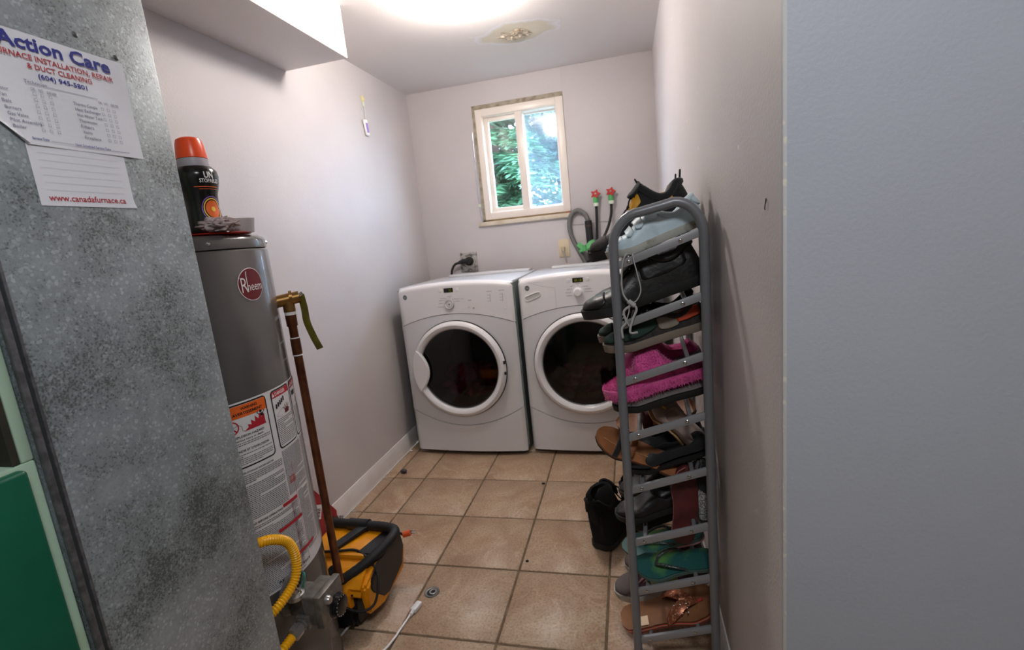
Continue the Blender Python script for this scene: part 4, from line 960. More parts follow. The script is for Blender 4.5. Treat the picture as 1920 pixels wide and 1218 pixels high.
for i, (x, z, lab, pts) in enumerate([(.279, 1.418, 'left water tap with red star wheel, green tape and straight black hose', [(.279, oy - .035, 1.35), (.276, oy - .035, 1.25), (.268, oy - .035, 1.12), (.258, oy - .04, 1.0), (.255, oy - .04, .85)]),
                                  (.373, 1.422, 'right water tap with red star wheel, green tape and curving black hose', [(.372, oy - .035, 1.355), (.366, oy - .038, 1.28), (.335, oy - .048, 1.19), (.275, oy - .085, 1.09), (.205, oy - .09, 1.00), (.15, oy - .03, .90)])]):
    tp = thing('water_tap', lab, 'tap', (x, oy, z)); 
    lathe('tap_body', [(0, -.020), (.015, -.020), (.017, -.006), (.0165, .014), (.010, .020), (.006, .026), (0, .026)], GTAPE, tp, 20, Matrix.Translation((x, oy - .035, z - .032)))
    lathe('hose_coupling', [(.0, -.016), (.0155, -.016), (.0170, -.010), (.0170, .004), (0, .004)], WHT, tp, 12, Matrix.Translation((x, oy - .035, z - .056)))
    tube('wall_stub', [(x, oy + .001, z - .03), (x, oy - .035, z - .03)], .010, BRASS, tp, 12)
    star = []
    for k in range(24):
        a = 2 * PI * k / 24 + .26; r = .0235 + .005 * math.cos(4.0 * a * 1.5 if False else 5 * a); star.append((r * math.cos(a), r * math.sin(a)))
    mw = Matrix.Translation((x, oy - .040, z + .002)) @ Matrix.Rotation(math.radians(62), 4, 'X')
    wl = prism('tap_wheel', star, 'z', -.004, .004, REDV, tp, .0015, mtx=mw)
    for k in range(5):
        a = 2 * PI * k / 5; lathe('wheel_knob', [(0, .005), (.004, .004), (.005, 0), (.004, -.004), (0, -.005)], REDV, wl, 10, mw @ Matrix.Translation((.027 * math.cos(a), .027 * math.sin(a), 0)))
    lathe('wheel_hub', [(0, .009), (.006, .008), (.007, .003)], STEEL, wl, 12, mw)
    tube('supply_hose', spline(pts, 8), .0085, BLKR, tp, 12)
    W(tp)
# air freshener hanging on the left wall
af = thing('air_freshener', 'small white and purple air freshener hanging from a hook on the left wall', 'air freshener', (XL, 1.71, 1.87))
lathe('wall_hook', [(0, .012), (.010, .011), (.017, .006), (.018, 0)], mat('yellowed_putty', rgb(216, 204, 158), .6), af, 20, rot_to((1, 0, 0), (XL, 1.728, 2.037)))
box('hook_stem', (XL, 1.722, 1.995), (XL + .006, 1.735, 2.03), WHT, af, .002)
tube('string', [(XL + .008, 1.728, 2.02), (XL + .006, 1.722, 1.925)], .0016, WHT, af, 6)
box('holder', (-.006, -.019, -.042), (.006, .019, .042), INKW, af, .006, mtx=Matrix.Translation((XL + .009, 1.712, 1.882)) @ Matrix.Rotation(math.radians(7), 4, 'X'))
box('scent_gel', (.004, -.011, -.028), (.008, .011, .024), mat('violet_gel', rgb(150, 120, 196), .4), af, .003, mtx=Matrix.Translation((XL + .009, 1.712, 1.882)) @ Matrix.Rotation(math.radians(7), 4, 'X'))
W(af)

# ================================================================== FLOOR ITEMS
dn = thing('floor_drain', 'round metal floor drain set in the tile near the yellow vacuum', 'drain', (-.289, .516, 0))
DM = Matrix.Translation((-.289, .516, 0))
lathe('drain_ring', [(.017, .0008), (.020, .0026), (.0265, .0024), (.0275, .0008)], mat('dull_drain_metal', rgb(120, 118, 114), .4, metal=.7), dn, 36, DM)
lathe('drain_hole', [(0, .0012), (.0185, .0012)], GAP, dn, 30, DM); lathe('inner_pipe', [(.008, .0014), (.010, .0026), (.013, .0024), (.014, .0014)], STEEL, dn, 24, DM @ Matrix.Translation((.003, .003, 0)))
W(dn)
wc = thing('white_cord', 'white extension cord end lying on the tiles at the bottom edge', 'cord', (-.318, .42, 0))
cx = spline([(-.316, .405, .010), (-.322, .375, .006), (-.327, .34, .0045), (-.331, .30, .0045), (-.345, .25, .0045), (-.39, .20, .0045), (-.45, .18, .0045), (-.50, .21, .0045), (-.515, .26, .0045), (-.512, .31, .0045), (-.506, .345, .0045)], 7)
tube('cord', cx, .0038, INKW, wc, 8)
box('cord_socket', (-.011, 0, -.008), (.011, .042, .008), INKW, wc, .004, mtx=Matrix.Translation((-.316, .413, .0095)) @ Matrix.Rotation(math.radians(-12), 4, 'Z'))
tube('strain_relief', [(-.3162, .398, .009), (-.3155, .415, .0095)], .0068, INKW, wc, 10)
W(wc)
tag(lump('lint_ball', (-.805, 1.37, .011), (.016, .013, .012), mat('dark_grey_fluff', rgb(70, 66, 74), .95), seed=4, amp=.5, sub=3), 'small dark grey fluff on the far floor by the left baseboard', 'debris')
tag(lump('crumb', (.02, .71, .0035), (.006, .005, .0035), GAP, seed=6, amp=.6, sub=2), 'tiny black crumb in the middle of the floor tiles', 'debris')
tag(lump('crumb', (-.012, 1.285, .0045), (.008, .006, .0045), GAP, seed=8, amp=.6, sub=2), 'tiny black crumb on the floor in front of the washer', 'debris')
# hook-shaped scratch mark on the right wall
tag(tubes('wall_wire', [spline([(XR - .001, -.086, 1.234), (XR - .003, -.091, 1.227), (XR - .003, -.088, 1.220), (XR - .001, -.082, 1.218)], 5), spline([(XR - .001, -.089, 1.233), (XR - .003, -.093, 1.227)], 3)], .0007, BLKR), 'tiny black curled wire sticking out of the right wall', 'wire')

# ================================================================== SHOE RACK
RA = math.radians(-2.1)
RKM = Matrix.Translation((.424, .31, 0)) @ Matrix.Rotation(RA, 4, 'Z')
rk = thing('shoe_rack', 'tall narrow silver grey metal shoe rack with slanted shelves against the right wall', 'shoe rack')
rk.matrix_world = RKM
RW, RL, RH = .203, .56, 1.254
def side_frame(y):
    pts = [(0, y, .004), (0, y, .6), (0, y, RH - .10)]
    for k in range(1, 9):
        a = math.radians(180 - 90 * k / 8); pts.append((.068 + .068 * math.cos(a), y, RH - .088 + .076 * math.sin(a)))
    pts += [(RW * .55, y, RH - .004)]
    for k in range(0, 9):
        a = math.radians(90 - 90 * k / 8); pts.append((RW - .062 + .062 * math.cos(a), y, RH - .082 + .084 * math.sin(a)))
    pts += [(RW, y, RH - .10), (RW, y, .6), (RW, y, .004)]
    f = tube('side_frame', pts, .0115, RACK, rk, 18)
    for x in (0, RW): tube('rubber_foot', [(x, y, 0), (x, y, .025)], .0135, BLKR, f, 14)
    box('bottom_bar', (0, y - .006, .028), (RW, y + .006, .045), RACKB, f, .001)
    return f
fr0 = side_frame(0); fr1 = side_frame(RL)
ZL = [1.119, .972, .828, .678, .532, .380, .231, .079]
scr = None
for y, f in ((0, fr0), (RL, fr1)):
    for z in ZL:
        a = math.atan2(.060, .182); m = Matrix.Translation((0, y, z)) @ Matrix.Rotation(-a, 4, 'Y')
        b = box('shelf_rail', (.004, -.0045, -.0095), ((RW - .004) / math.cos(a), .0045, .0095), RACKB, rk, .001, mtx=m)
        if y == 0:
            for s in (.036, .160):
                lathe('screw', [(0, .004), (.0025, .0036), (.0046, .002), (.005, 0)], CHROME, b, 16, m @ Matrix.Translation((s, -.0045, 0)) @ Matrix.Rotation(PI / 2, 4, 'X'))
for z in ZL:
    for s in (.036, .160): tube('cross_bar', [(s, 0.004, z + s * .33), (s, RL - .004, z + s * .33)], .006, RACK, rk, 8)

# ------------------------------------------------------------------ shoes
def ip(tab, t):
    for (a, x), (b, y) in zip(tab[:-1], tab[1:]):
        if a <= t <= b:
            s = (t - a) / (b - a); s = s * s * (3 - 2 * s) * .5 + s * .5; return x + (y - x) * s
    return tab[-1][1]
WT = [(0, .30), (.02, .50), (.06, .66), (.15, .74), (.35, .70), (.50, .76), (.72, 1.0), (.84, .92), (.93, .70), (.98, .42), (1, .20)]
def place(root, heel, toe, rl=0, up=(0, 0, 1)):
    X = (Vector(toe) - Vector(heel)).normalized(); Z = Vector(up); Z = (Z - X * Z.dot(X)).normalized(); Y = Z.cross(X)
    m = Matrix((X, Y, Z)).transposed().to_4x4(); m.translation = Vector(heel)
    root.matrix_world = m @ Matrix.Rotation(math.radians(rl), 4, 'X'); return root
def bend(t): # toe spring
    return .012 * max(0, t - .75) / .25
class Shoe:
    def __init__(s, root, L, Wd, prof, base=.018, open_=(.03, .40), depth=.06, skew=.06):
        s.r = root; s.L = L; s.W = Wd; s.prof = prof; s.b = base; s.o = open_; s.d = depth; s.sk = skew
    def hw(s, t): return s.W / 2 * ip(WT, min(1, max(0, t)))
    def ctr(s, t): return s.sk * s.W * math.sin(max(0, t - .3) * PI * .9)
    def pt(s, t, a, off=0.0):   # a: -90..90 degrees round the upper
        h = ip(s.prof, t); w_ = s.hw(t); A = math.radians(a)
        sy = math.copysign(abs(math.sin(A)) ** .85, A); cz = max(0, math.cos(A)) ** .62
        z = s.b + bend(t) + (h - s.b) * cz
        up_ = max(0, (h - .09)) / .1
        wy = w_ * (1 - .25 * min(1, up_) * cz)
        x = s.L * t - getattr(s, 'flare', 0) * up_ * cz * (1 - t)
        P = Vector((x, s.ctr(t) + wy * sy, z))
        if off == 0.0: return P
        e = .01; ta, tb_ = max(0, t - e), min(1, t + e); a_, b_ = max(-90, a - 3), min(90, a + 3)
        n = (s.pt(t, b_) - s.pt(t, a_)).cross(s.pt(tb_, a) - s.pt(ta, a))
        n = n.normalized() if n.length > 1e-9 else Vector((0, 0, 1))
        if n.dot(Vector((0, math.sin(A), math.cos(A)))) < 0: n = -n
        return P + n * off
    def upper(s, m, name='upper', nt=40, nc=28):
        V = []; F = []; mm = .42; t0, t1 = s.o
        for i in range(nt + 1):
            t = i / nt; t = t ** 1.25 if t < .3 else t; 
            tc, th = (t0 + t1) / 2, (t1 - t0) / 2
            q = 1 - ((t - tc) / th) ** 2 if s.d else -1
            ao = 62 * math.sqrt(q) if q > 0 else 0
            for k in range(nc + 1):
                u = -1 + 2 * k / nc; sg = 1 if u >= 0 else -1
                if abs(u) >= mm: a = ao + (90 - ao) * (abs(u) - mm) / (1 - mm); V.append(s.pt(t, sg * a))
                else:
                    e = s.pt(t, ao); e2 = s.pt(t, -ao); c = (e + e2) / 2; f = abs(u) / mm
                    p = c.lerp(e if sg > 0 else e2, f * (1 if ao == 0 else .96)); 
                    if ao: p.z -= min(s.d * min(1, q * 2.2), p.z - s.b - .006) * (1 - f ** 6)
                    V.append(p)
        n = nc + 1
        for i in range(nt):
            for k in range(nc): a = i * n + k; F.append((a, a + n, a + n + 1, a + 1))
        b0 = len(V); V += [s.pt(0, 0) * 0 + Vector((0, 0, s.b)), Vector((s.L, s.ctr(1), s.b + bend(1)))]
        for k in range(nc): F.append((b0, k, k + 1)); a = nt * n + k; F.append((b0 + 1, a + 1, a))
        return pydata(name, V, F, m, s.r, smooth=True)
    def sole(s, m, th=None, grow=.004, name='sole', heel=0.0, z0=0.0, top=None):
        V = []; F = []; nt = 36; th = th or s.b + .004
        secs = []
        for i in range(nt + 1):
            t = i / nt; w_ = s.hw(t) + grow; x = -grow + (s.L + 2 * grow) * t; c = s.ctr(t); zb = z0 + bend(t) - (heel if t < .3 else 0)
            zt = z0 + th + bend(t)
            secs.append([(x, c + w_ * k, z) for k, z in ((1, zb + .003), (.94, zb), (-.94, zb), (-1, zb + .003), (-1.0, zt), (-.5, zt), (.5, zt), (1.0, zt))])
        for sc in secs: V += sc
        for i in range(nt):
            for k in range(8): l = (k + 1) % 8; F.append((i * 8 + k, i * 8 + l, (i + 1) * 8 + l, (i + 1) * 8 + k))
        F.append(tuple(range(8))[::-1]); F.append(tuple(nt * 8 + k for k in range(8)))
        o = pydata(name, V, F, m, s.r); o.data.shade_smooth(); o.data.set_sharp_from_angle(angle=math.radians(45)); return o
    def patch(s, name, m, t0, t1, a0, a1, off=.0015, th=.003, nt=10, na=14, parent=None, slant=0, rnd=True):
        """raised panel on the upper between lengthwise t0..t1 and round-the-foot angles a0..a1"""
        V = []; F = []
        for lay in (0, 1):
            for i in range(nt + 1):
                for j in range(na + 1):
                    ti = i / nt; aj = j / na
                    if rnd:  # round the corners off
                        e = max(0, abs(aj - .5) * 2 - .72) / .28; ti = .5 + (ti - .5) * math.sqrt(max(.02, 1 - e * e))
                    a = a0 + (a1 - a0) * aj; t = t0 + (t1 - t0) * ti + slant * (aj - .5)
                    V.append(s.pt(t, a, off + (th if lay else -.002)))
        n = na + 1; K = (nt + 1) * n
        for i in range(nt):
            for j in range(na): a = i * n + j; F.append((K + a, K + a + n, K + a + n + 1, K + a + 1)); 
        for i in range(nt):
            F.append((i * n, (i + 1) * n, K + (i + 1) * n, K + i * n)); F.append((i * n + na, K + i * n + na, K + (i + 1) * n + na, (i + 1) * n + na))
        for j in range(na):
            F.append((j, K + j, K + j + 1, j + 1)); a = nt * n + j; F.append((a, a + 1, K + a + 1, K + a))
        return pydata(name, V, F, m, parent or s.r, smooth=True)
    def collar(s, m, r=.006, name='collar'):
        t0, t1 = s.o; P = []
        for k in range(40):
            a = 2 * PI * k / 40; t = (t0 + t1) / 2 + (t1 - t0) / 2 * math.cos(a) * .99; q = 1 - ((t - (t0 + t1) / 2) / ((t1 - t0) / 2)) ** 2
            P.append(s.pt(max(t, .01), 62 * math.sqrt(max(0, q)) * (1 if a < PI else -1), .001))
        return tube(name, P, r, m, s.r, 8, closed=True)
    def laces(s, m, t0, t1, n=5, r=.0022, a=26):
        L = []
        for k in range(n):
            t = t0 + (t1 - t0) * k / (n - 1); L.append([s.pt(t + .012 * math.sin(j), -a + 2 * a * j / 6, .005) for j in range(7)])
            if k < n - 1: L.append([s.pt(t + (t1 - t0) / (n - 1) * j / 6, -a + 2 * a * j / 6, .006) for j in range(7)])
        return tubes('laces', L, r, m, s.r, 6)
LOW = [(0, .050), (.03, .066), (.10, .072), (.25, .060), (.40, .062), (.48, .074), (.60, .062), (.75, .046), (.88, .038), (.96, .030), (1, .020)]
def prof(h, k=1.0, toe=1.0): return [(t, (z * k if t < .7 else z * toe) if t > .4 else z * h) for t, z in LOW]
BOOT = [(0, .070), (.02, .110), (.08, .135), (.20, .138), (.34, .140), (.44, .125), (.55, .095), (.70, .066), (.85, .056), (.95, .046), (1, .026)]
def shoe(nm, label, cat, heel, toe, rl=0, group=None, **k):
    r = thing(nm, label, cat, group=group); L = (Vector(toe) - Vector(heel)).length; place(r, heel, toe, rl)
    return Shoe(r, L, k.pop('w', .09), k.pop('p', LOW), **k)
def Zs(l, x, dz=.016): return ZL[l] + (x - .424) * .33 + dz

# 1: top shelf
s = shoe('velcro_sneaker', 'pale blue-white leather sneaker with three hook straps on the top shelf', 'shoe', (.640, .372, Zs(0, .640, .010)), (.415, .366, Zs(0, .415, .010)), w=.088, p=[(t, z * 1.12) for t, z in LOW])
s.upper(WLEATH); s.sole(WSOLE, .019); s.collar(WLEATH, .007)
for t0, t1 in ((.42, .52), (.555, .645), (.675, .755)):
    s.patch('hook_strap', WLEATH, t0, t1, -30, 62, .003, .005, nt=12, na=20)
s.patch('toe_cap', WLEATH, .80, .97, -70, 70, .0, .0015); s.patch('heel_tab', WLEATH, .0, .06, -60, 60, .002, .003); s.patch('tongue', WLEATH, .38, .46, -22, 22, .010, .004)
for i, (y, lab) in enumerate([(.475, 'black hiking shoe with yellow eyelet patch on the top shelf, behind the pale sneaker'), (.60, 'black hiking shoe with grey-brown lining on the top shelf, farther back than its mate')]):
    s = shoe('hiking_shoe', lab, 'shoe', (.640, y, Zs(0, .640, .014)), (.368 + i * .03, y, Zs(0, .368 + i * .03, .014)), w=.10, p=[(t, z * 1.02) for t, z in BOOT], depth=.07, open_=(.03, .36))
    s.upper(BSUEDE); s.sole(BSOLE, .026); s.collar(TAUPE if i else BSUEDE, .010); s.patch('toe_cap', BRSN, .80, .985, -84, 84, 0, .003); s.patch('eyelet_patch', YELP, .40, .52, 20, 52, .002, .003); s.patch('side_logo_patch', YELP, .16, .27, -66, -52, .001, .002); s.patch('side_logo_patch', YELP, .14, .24, 56, 70, .001, .002)
    s.laces(GLACE if i else BLACE, .44, .72, 5); s.patch('tongue', BSUEDE, .34, .46, -26, 26, .012, .004)
    tubes('pull_loop', [spline([s.pt(.03, -8), s.pt(.03, -6) + Vector((-.010, 0, .024)), s.pt(.03, 6) + Vector((-.010, 0, .024)), s.pt(.03, 8)], 6), spline([s.pt(.36, -8), s.pt(.36, -6) + Vector((.004, 0, .024)), s.pt(.36, 6) + Vector((.004, 0, .024)), s.pt(.36, 8)], 6)], .0022, BLACE, s.r)
# 2: second shelf
for i, (y, lab) in enumerate([(.372, 'large black leather shoe nearest on the second shelf, toe sticking out left'), (.485, 'black leather shoe on the second shelf, behind its nearest mate')]):
    s = shoe('leather_shoe', lab, 'shoe', (.640, y, Zs(1, .640, .020)), (.345 + .02 * i, y, Zs(1, .345, .030)), w=.105, p=[(t, z * .92) for t, z in BOOT], depth=.06, open_=(.03, .40))
    s.upper(BLEATH); s.sole(BSOLE, .024); s.collar(BLEATH, .009); s.patch('toe_cap', BLEATH, .78, .985, -86, 86, 0, .003); s.patch('quarter_panel', BLEATH, .10, .46, -80, -30, 0, .0015); s.patch('quarter_panel', BLEATH, .10, .46, 30, 80, 0, .0015); s.patch('tongue', BLEATH, .38, .60, -24, 24, .006, .004); s.laces(BLACE, .46, .68, 4)
sl = thing('shoelace', 'grey-white shoelace knotted over the top rail of the rack', 'shoelace', (.46, .298, 1.14))
tubes('lace', [spline(p, 6) for p in ([(.470, .330, 1.142), (.452, .300, 1.146), (.441, .298, 1.11), (.440, .298, 1.06), (.452, .298, 1.035), (.462, .298, 1.028)], [(.474, .330, 1.145), (.468, .300, 1.142), (.476, .298, 1.10), (.482, .298, 1.06), (.470, .298, 1.035), (.455, .297, 1.03), (.452, .297, 1.01), (.446, .297, .99), (.450, .297, .975)],
    [(.462, .298, 1.028), (.440, .296, 1.012), (.444, .297, .985), (.433, .297, .97), (.434, .297, .945)], [(.462, .297, 1.030), (.470, .297, 1.015), (.460, .297, .992), (.452, .297, .960), (.470, .297, .958)])], .0032, LACE, sl, 6, flat=.5, up=(0, 1, 0)); tube('lace_knot', [(.452, .297, 1.036), (.466, .297, 1.024)], .006, LACE, sl, 8)
W(sl)
# 3: third shelf
for i, (y, lab) in enumerate([(.372, 'brown and dark green running shoe with rust orange side patch on the third shelf'), (.48, 'dark brown running shoe on the third shelf, behind the one with the orange patch')]):
    s = shoe('running_shoe', lab, 'shoe', (.640, y, Zs(2, .640, .052)), (.392 - i * .02, y, Zs(2, .392, .070)), w=.092, p=[(t, z * 1.15) for t, z in LOW])
    s.upper(BRSN); s.sole(BEIG, .020); s.collar(BRSN, .007); s.patch('side_panel', GRNS, .45, .80, 30, 84, 0, .003); s.patch('side_panel', BEIG, .25, .44, 52, 86, 0, .003); s.patch('orange_patch', ORGP, .05, .26, 50, 80, .001, .003); s.patch('toe_cap', GRNS, .84, .98, -80, 80, 0, .003); s.laces(GLACE, .50, .74, 5)
s = shoe('flat_shoe', 'beige flat shoe far back on the third shelf behind the rack post', 'shoe', (.62, .70, Zs(2, .62, .014)), (.42, .70, Zs(2, .42, .014)), w=.08, p=prof(.7, .7), depth=.03, open_=(.05, .66)); s.upper(BEIG); s.sole(BSOLE, .010)
# 4: fourth shelf: pink slipper above a grey-soled slipper
from mathutils import noise as NZ
s = shoe('fuzzy_slipper', 'bright pink fuzzy slipper lying on the dark slipper on the fourth shelf', 'slipper', (.640, .365, Zs(3, .640, .085)), (.388, .362, Zs(3, .388, .098)), w=.092, p=[(0, .03), (.1, .045), (.3, .060), (.42, .100), (.6, .104), (.7, .064), (.85, .044), (1, .024)], open_=(.06, .40), depth=.03)
up = s.upper(PINKF, 'plush_upper', 60, 40); s.sole(PINKF, .026, .006, name='plush_sole')
V = []; F = []; rr = random.Random(2)
for o_ in [c for c in s.r.children]:
    me = o_.data
    for p in me.polygons:
        if p.area < 1e-7: continue
        for _ in range(3 if o_.name.startswith('plush_upper') else 7):
            vs_ = [me.vertices[v].co for v in p.vertices]; wts = [rr.random() for _ in vs_]; sm = sum(wts); c = sum((v * w__ for v, w__ in zip(vs_, wts)), Vector()) / sm
            n = (p.normal + Vector((rr.uniform(-.8, .8), rr.uniform(-.8, .8), rr.uniform(-.8, .8)))).normalized(); t_ = n.orthogonal().normalized() * .0009; i = len(V)
            V += [c - t_, c + t_, c + n * rr.uniform(.005, .010)]; F.append((i, i + 1, i + 2))
fz = pydata('plush_fibres', V, F, PINKF, s.r, fix=False); fz['kind'] = 'stuff'
s = shoe('fuzzy_slipper', 'pink fuzzy slipper on the fourth shelf, behind the front one', 'slipper', (.635, .49, Zs(3, .635, .10)), (.43, .49, Zs(3, .43, .105)), w=.10, p=[(0, .03), (.08, .052), (.2, .050), (.35, .055), (.45, .082), (.6, .085), (.75, .074), (.9, .058), (1, .03)], open_=(.06, .40), depth=.03); s.upper(PINKF, 'plush_upper'); s.sole(GSOLE, .02)
s = shoe('dark_slipper', 'dark slipper with grey felt side under the pink fuzzy slipper', 'slipper', (.635, .372, Zs(3, .635, .040)), (.405, .368, Zs(3, .405, .058)), w=.090, p=prof(.6, .62), open_=(.05, .5), depth=.02); s.upper(GSOLE); s.sole(BSOLE, .016)
# 5: fifth shelf: tan sandals, pale flats
def footbed(s, m, th, name='footbed', grow=.002, z0=0.0, dip=.003, curve=None):
    V = []; F = []; nt = 34; nc = 8
    for lay in (0, 1):
        for i in range(nt + 1):
            t = i / nt; w_ = s.hw(t) + grow; zc = curve(t) if curve else 0
            for k in range(nc + 1):
                u = -1 + 2 * k / nc; z = z0 + zc + bend(t) + (th - dip * (1 - u * u) if lay else 0)
                V.append((s.L * t, s.ctr(t) + w_ * u, z))
    n = nc + 1; K = (nt + 1) * n
    for i in range(nt):
        for k in range(nc): a = i * n + k; F.append((a, a + 1, a + n + 1, a + n)); F.append((K + a, K + a + n, K + a + n + 1, K + a + 1))
        F.append((i * n, (i + 1) * n, K + (i + 1) * n, K + i * n)); F.append((i * n + nc, K + i * n + nc, K + (i + 1) * n + nc, (i + 1) * n + nc))
    for k in range(nc): F.append((k, K + k, K + k + 1, k + 1)); a = nt * n + k; F.append((a, a + 1, K + a + 1, K + a))
    o = pydata(name, V, F, m, s.r); o.data.shade_smooth(); o.data.set_sharp_from_angle(angle=math.radians(40)); return o
def band(s, m, t0, t1, h, wd, name='strap', th=.003, n=16, ta=None):
    """strap arching over the footbed from side t0 to side t1"""
    V = []; F = []
    for lay in (0, 1):
        for i in range(n + 1):
            a = -PI / 2 + PI * i / n; t = t0 + (t1 - t0) * i / n; wc = wd(i / n) if callable(wd) else wd
            for dt in (-.5, -.17, .17, .5):
                tt = t + wc / s.L * dt; y = s.ctr(tt) + (s.hw(tt) + th * lay) * math.sin(a); z = .008 + (h + th * lay) * math.cos(a) ** .8 * (1 if not ta else ta(i / n))
                V.append((s.L * tt, y, z))
    K = (n + 1) * 4
    for i in range(n):
        for k in range(3): a = i * 4 + k; F.append((a, a + 1, a + 5, a + 4)); F.append((K + a, K + a + 4, K + a + 5, K + a + 1))
        F.append((i * 4, (i + 1) * 4, K + (i + 1) * 4, K + i * 4)); F.append((i * 4 + 3, K + i * 4 + 3, K + (i + 1) * 4 + 3, (i + 1) * 4 + 3))
    return pydata(name, V, F, m, s.r, smooth=True)
def fresh(nm, label, cat, heel, toe, rl=0, up=(0, 0, 1), **k):
    r = thing(nm, label, cat); L = (Vector(toe) - Vector(heel)).length; place(r, heel, toe, rl, up); return Shoe(r, L, k.pop('w', .085), LOW, **k)
s = fresh('leather_sandal', 'tan leather sandal tipped toe-up, sticking out left of the fifth shelf', 'sandal', (.560, .372, .560), (.345, .366, .668), -38, w=.078)
footbed(s, TANL, .009); footbed(s, BSOLE, .005, 'sole', .003, -.005); band(s, TANL, .60, .60, .030, .018); band(s, BSUEDE, .74, .74, .024, .014, 'toe_strap'); tubes('stitching', [[(s.L * t, s.ctr(t) + s.hw(t) * .2 * (1 if t < 1 else 1), .0088 + bend(t)) for t in [k / 12 for k in range(1, 12)]]], .0008, CORK, s.r)
s = fresh('leather_sandal', 'tan leather sandal farther back on the fifth shelf, behind the tipped one', 'sandal', (.62, .52, .685), (.40, .52, .625), -30, w=.078); footbed(s, TANL, .009); footbed(s, BSOLE, .006, 'sole', .003, -.006); band(s, MAROON, .55, .62, .034, .03)
for i, (y, lab) in enumerate([(.42, 'pale rose ballet flat with gold buckle, standing on edge on the fifth shelf'), (.50, 'pale rose ballet flat leaning behind its mate on the fifth shelf')]):
    s = shoe('ballet_flat', lab, 'shoe', (.606 - i * .03, y, .610), (.502 - i * .02, y + .03, .735 + i * .02), -40 + i * 15, w=.078, p=prof(.8, .6, .8), open_=(.04, .70), depth=.035)
    r_L = s.L; s.L = .17; s.upper(BALL); s.sole(CORK, .008); tube('buckle', [s.pt(.76, 8, .004), s.pt(.80, 12, .004), s.pt(.84, 8, .004)], .003, GOLD, s.r, 8)
s = shoe('black_pump', 'black suede low shoe lying on the fifth shelf below the pale flats', 'shoe', (.640, .385, Zs(4, .640, .012)), (.430, .385, Zs(4, .43, .012)), w=.08, p=prof(.8, .75, .9), open_=(.04, .66), depth=.035); s.upper(BSUEDE); s.sole(BSOLE, .010)
s = shoe('black_pump', 'black suede low shoe behind its mate on the fifth shelf', 'shoe', (.640, .49, Zs(4, .640, .012)), (.43, .49, Zs(4, .43, .012)), w=.08, p=prof(.8, .75, .9), open_=(.04, .66), depth=.035); s.upper(BSUEDE); s.sole(BSOLE, .010)
s = fresh('printed_sandal', 'yellow and brown patterned sandal hanging low behind the left post', 'sandal', (.57, .66, Zs(4, .57, .014)), (.395, .66, Zs(4, .395, -.002)), 0, w=.08); footbed(s, mat('yellow_floral_print', rgb(206, 150, 60), .6, noise=(90, rgb(60, 34, 20), .47, .55)), .016); band(s, TANL, .6, .66, .03, .03)
# 6: sixth shelf: black shoes, upended dark red sandal and a silver wedge
s = shoe('black_shoe', 'black leather shoe with long toe on the sixth shelf, toe past the left post', 'shoe', (.625, .40, Zs(5, .625, .018)), (.392, .40, Zs(5, .392, .026)), w=.092, p=prof(.85, .9, .9), open_=(.04, .55), depth=.035); s.upper(BLEATH); s.sole(BSOLE, .016)
s = shoe('black_shoe', 'black leather shoe farther back on the sixth shelf, behind the long-toed one', 'shoe', (.64, .53, Zs(5, .64, .018)), (.40, .53, Zs(5, .40, .02)), w=.092, p=prof(.85, .9, .9), open_=(.04, .55), depth=.035); s.upper(BLEATH); s.sole(BSOLE, .016)
s = fresh('red_soled_sandal', 'sandal standing upright with its dark red sole facing out, on the seventh shelf', 'sandal', (.556, .345, .366), (.580, .350, .580), 0, up=(-.1, 1, 0), w=.076); s.sk = 0; footbed(s, MAROON, .012, 'sole', .002, -.006); band(s, BSUEDE, .62, .66, .04, .03); tube('piping', [(s.L * t, s.ctr(t) - (s.hw(t) + .002), -.002) for t in [k / 20 for k in range(21)]], .0016, mat('rose_piping', rgb(150, 90, 90), .5), s.r, 6)
wg = thing('silver_wedge_shoe', 'silver glitter wedge heel poking out beside the right rack post', 'shoe', (.61, .36, .42))
prism('wedge_heel', [(.600, .520), (.606, .525), (.638, .492), (.640, .484), (.627, .440), (.612, .436), (.600, .440)], 'y', .335, .385, SILVG, wg, .003)
prism('shoe_upper', [(.600, .52), (.596, .56), (.606, .60), (.622, .60), (.638, .55), (.64, .492)], 'y', .338, .382, BSUEDE, wg, .005); box('heel_tip', (.603, .339, .425), (.628, .381, .438), BSOLE, wg, .003)
W(wg)
# 7: seventh shelf: teal flip-flops
for i, (a, b, lab) in enumerate([((.640, .365, Zs(6, .640, .000)), (.432, .362, Zs(6, .432, .030)), 'teal and green printed flip-flop nearest on the seventh shelf'), ((.625, .47, Zs(6, .625, .020)), (.398, .47, Zs(6, .398, .022)), 'teal flip-flop with pale pink toe edge on the seventh shelf, behind its mate')]):
    s = fresh('flip_flop', lab, 'sandal', a, b, -15, w=.088); footbed(s, TEALS, .011, 'foam_sole', .0015); footbed(s, TEAL, .003, 'printed_footbed', 0, .0115, 0)
    if i: footbed(s, PALEP, .006, 'pink_edge', .002, -.004)
    for sd in (-1, 1): tube('thong_strap', spline([(s.L * .74, s.ctr(.74), .016), (s.L * .66, s.ctr(.66) + sd * .016, .032), (s.L * .48, s.ctr(.48) + sd * .030, .030), (s.L * .36, s.ctr(.36) + sd * (s.hw(.36) - .002), .012)], 6), .0045, mat('dark_glitter_strap', rgb(50, 60, 58), .35, noise=(300, rgb(150, 150, 140), .6, .64)), s.r, 8, flat=.6)
s = shoe('dark_sneaker', 'dark sneaker with thin grey lace loops far back on the seventh shelf', 'shoe', (.62, .60, Zs(6, .62, .016)), (.41, .60, Zs(6, .41, .016)), w=.09, p=[(t, z * 1.4) for t, z in LOW]); s.upper(BSUEDE); s.sole(BSOLE); s.collar(BSUEDE); s.laces(GLACE, .45, .75, 5)
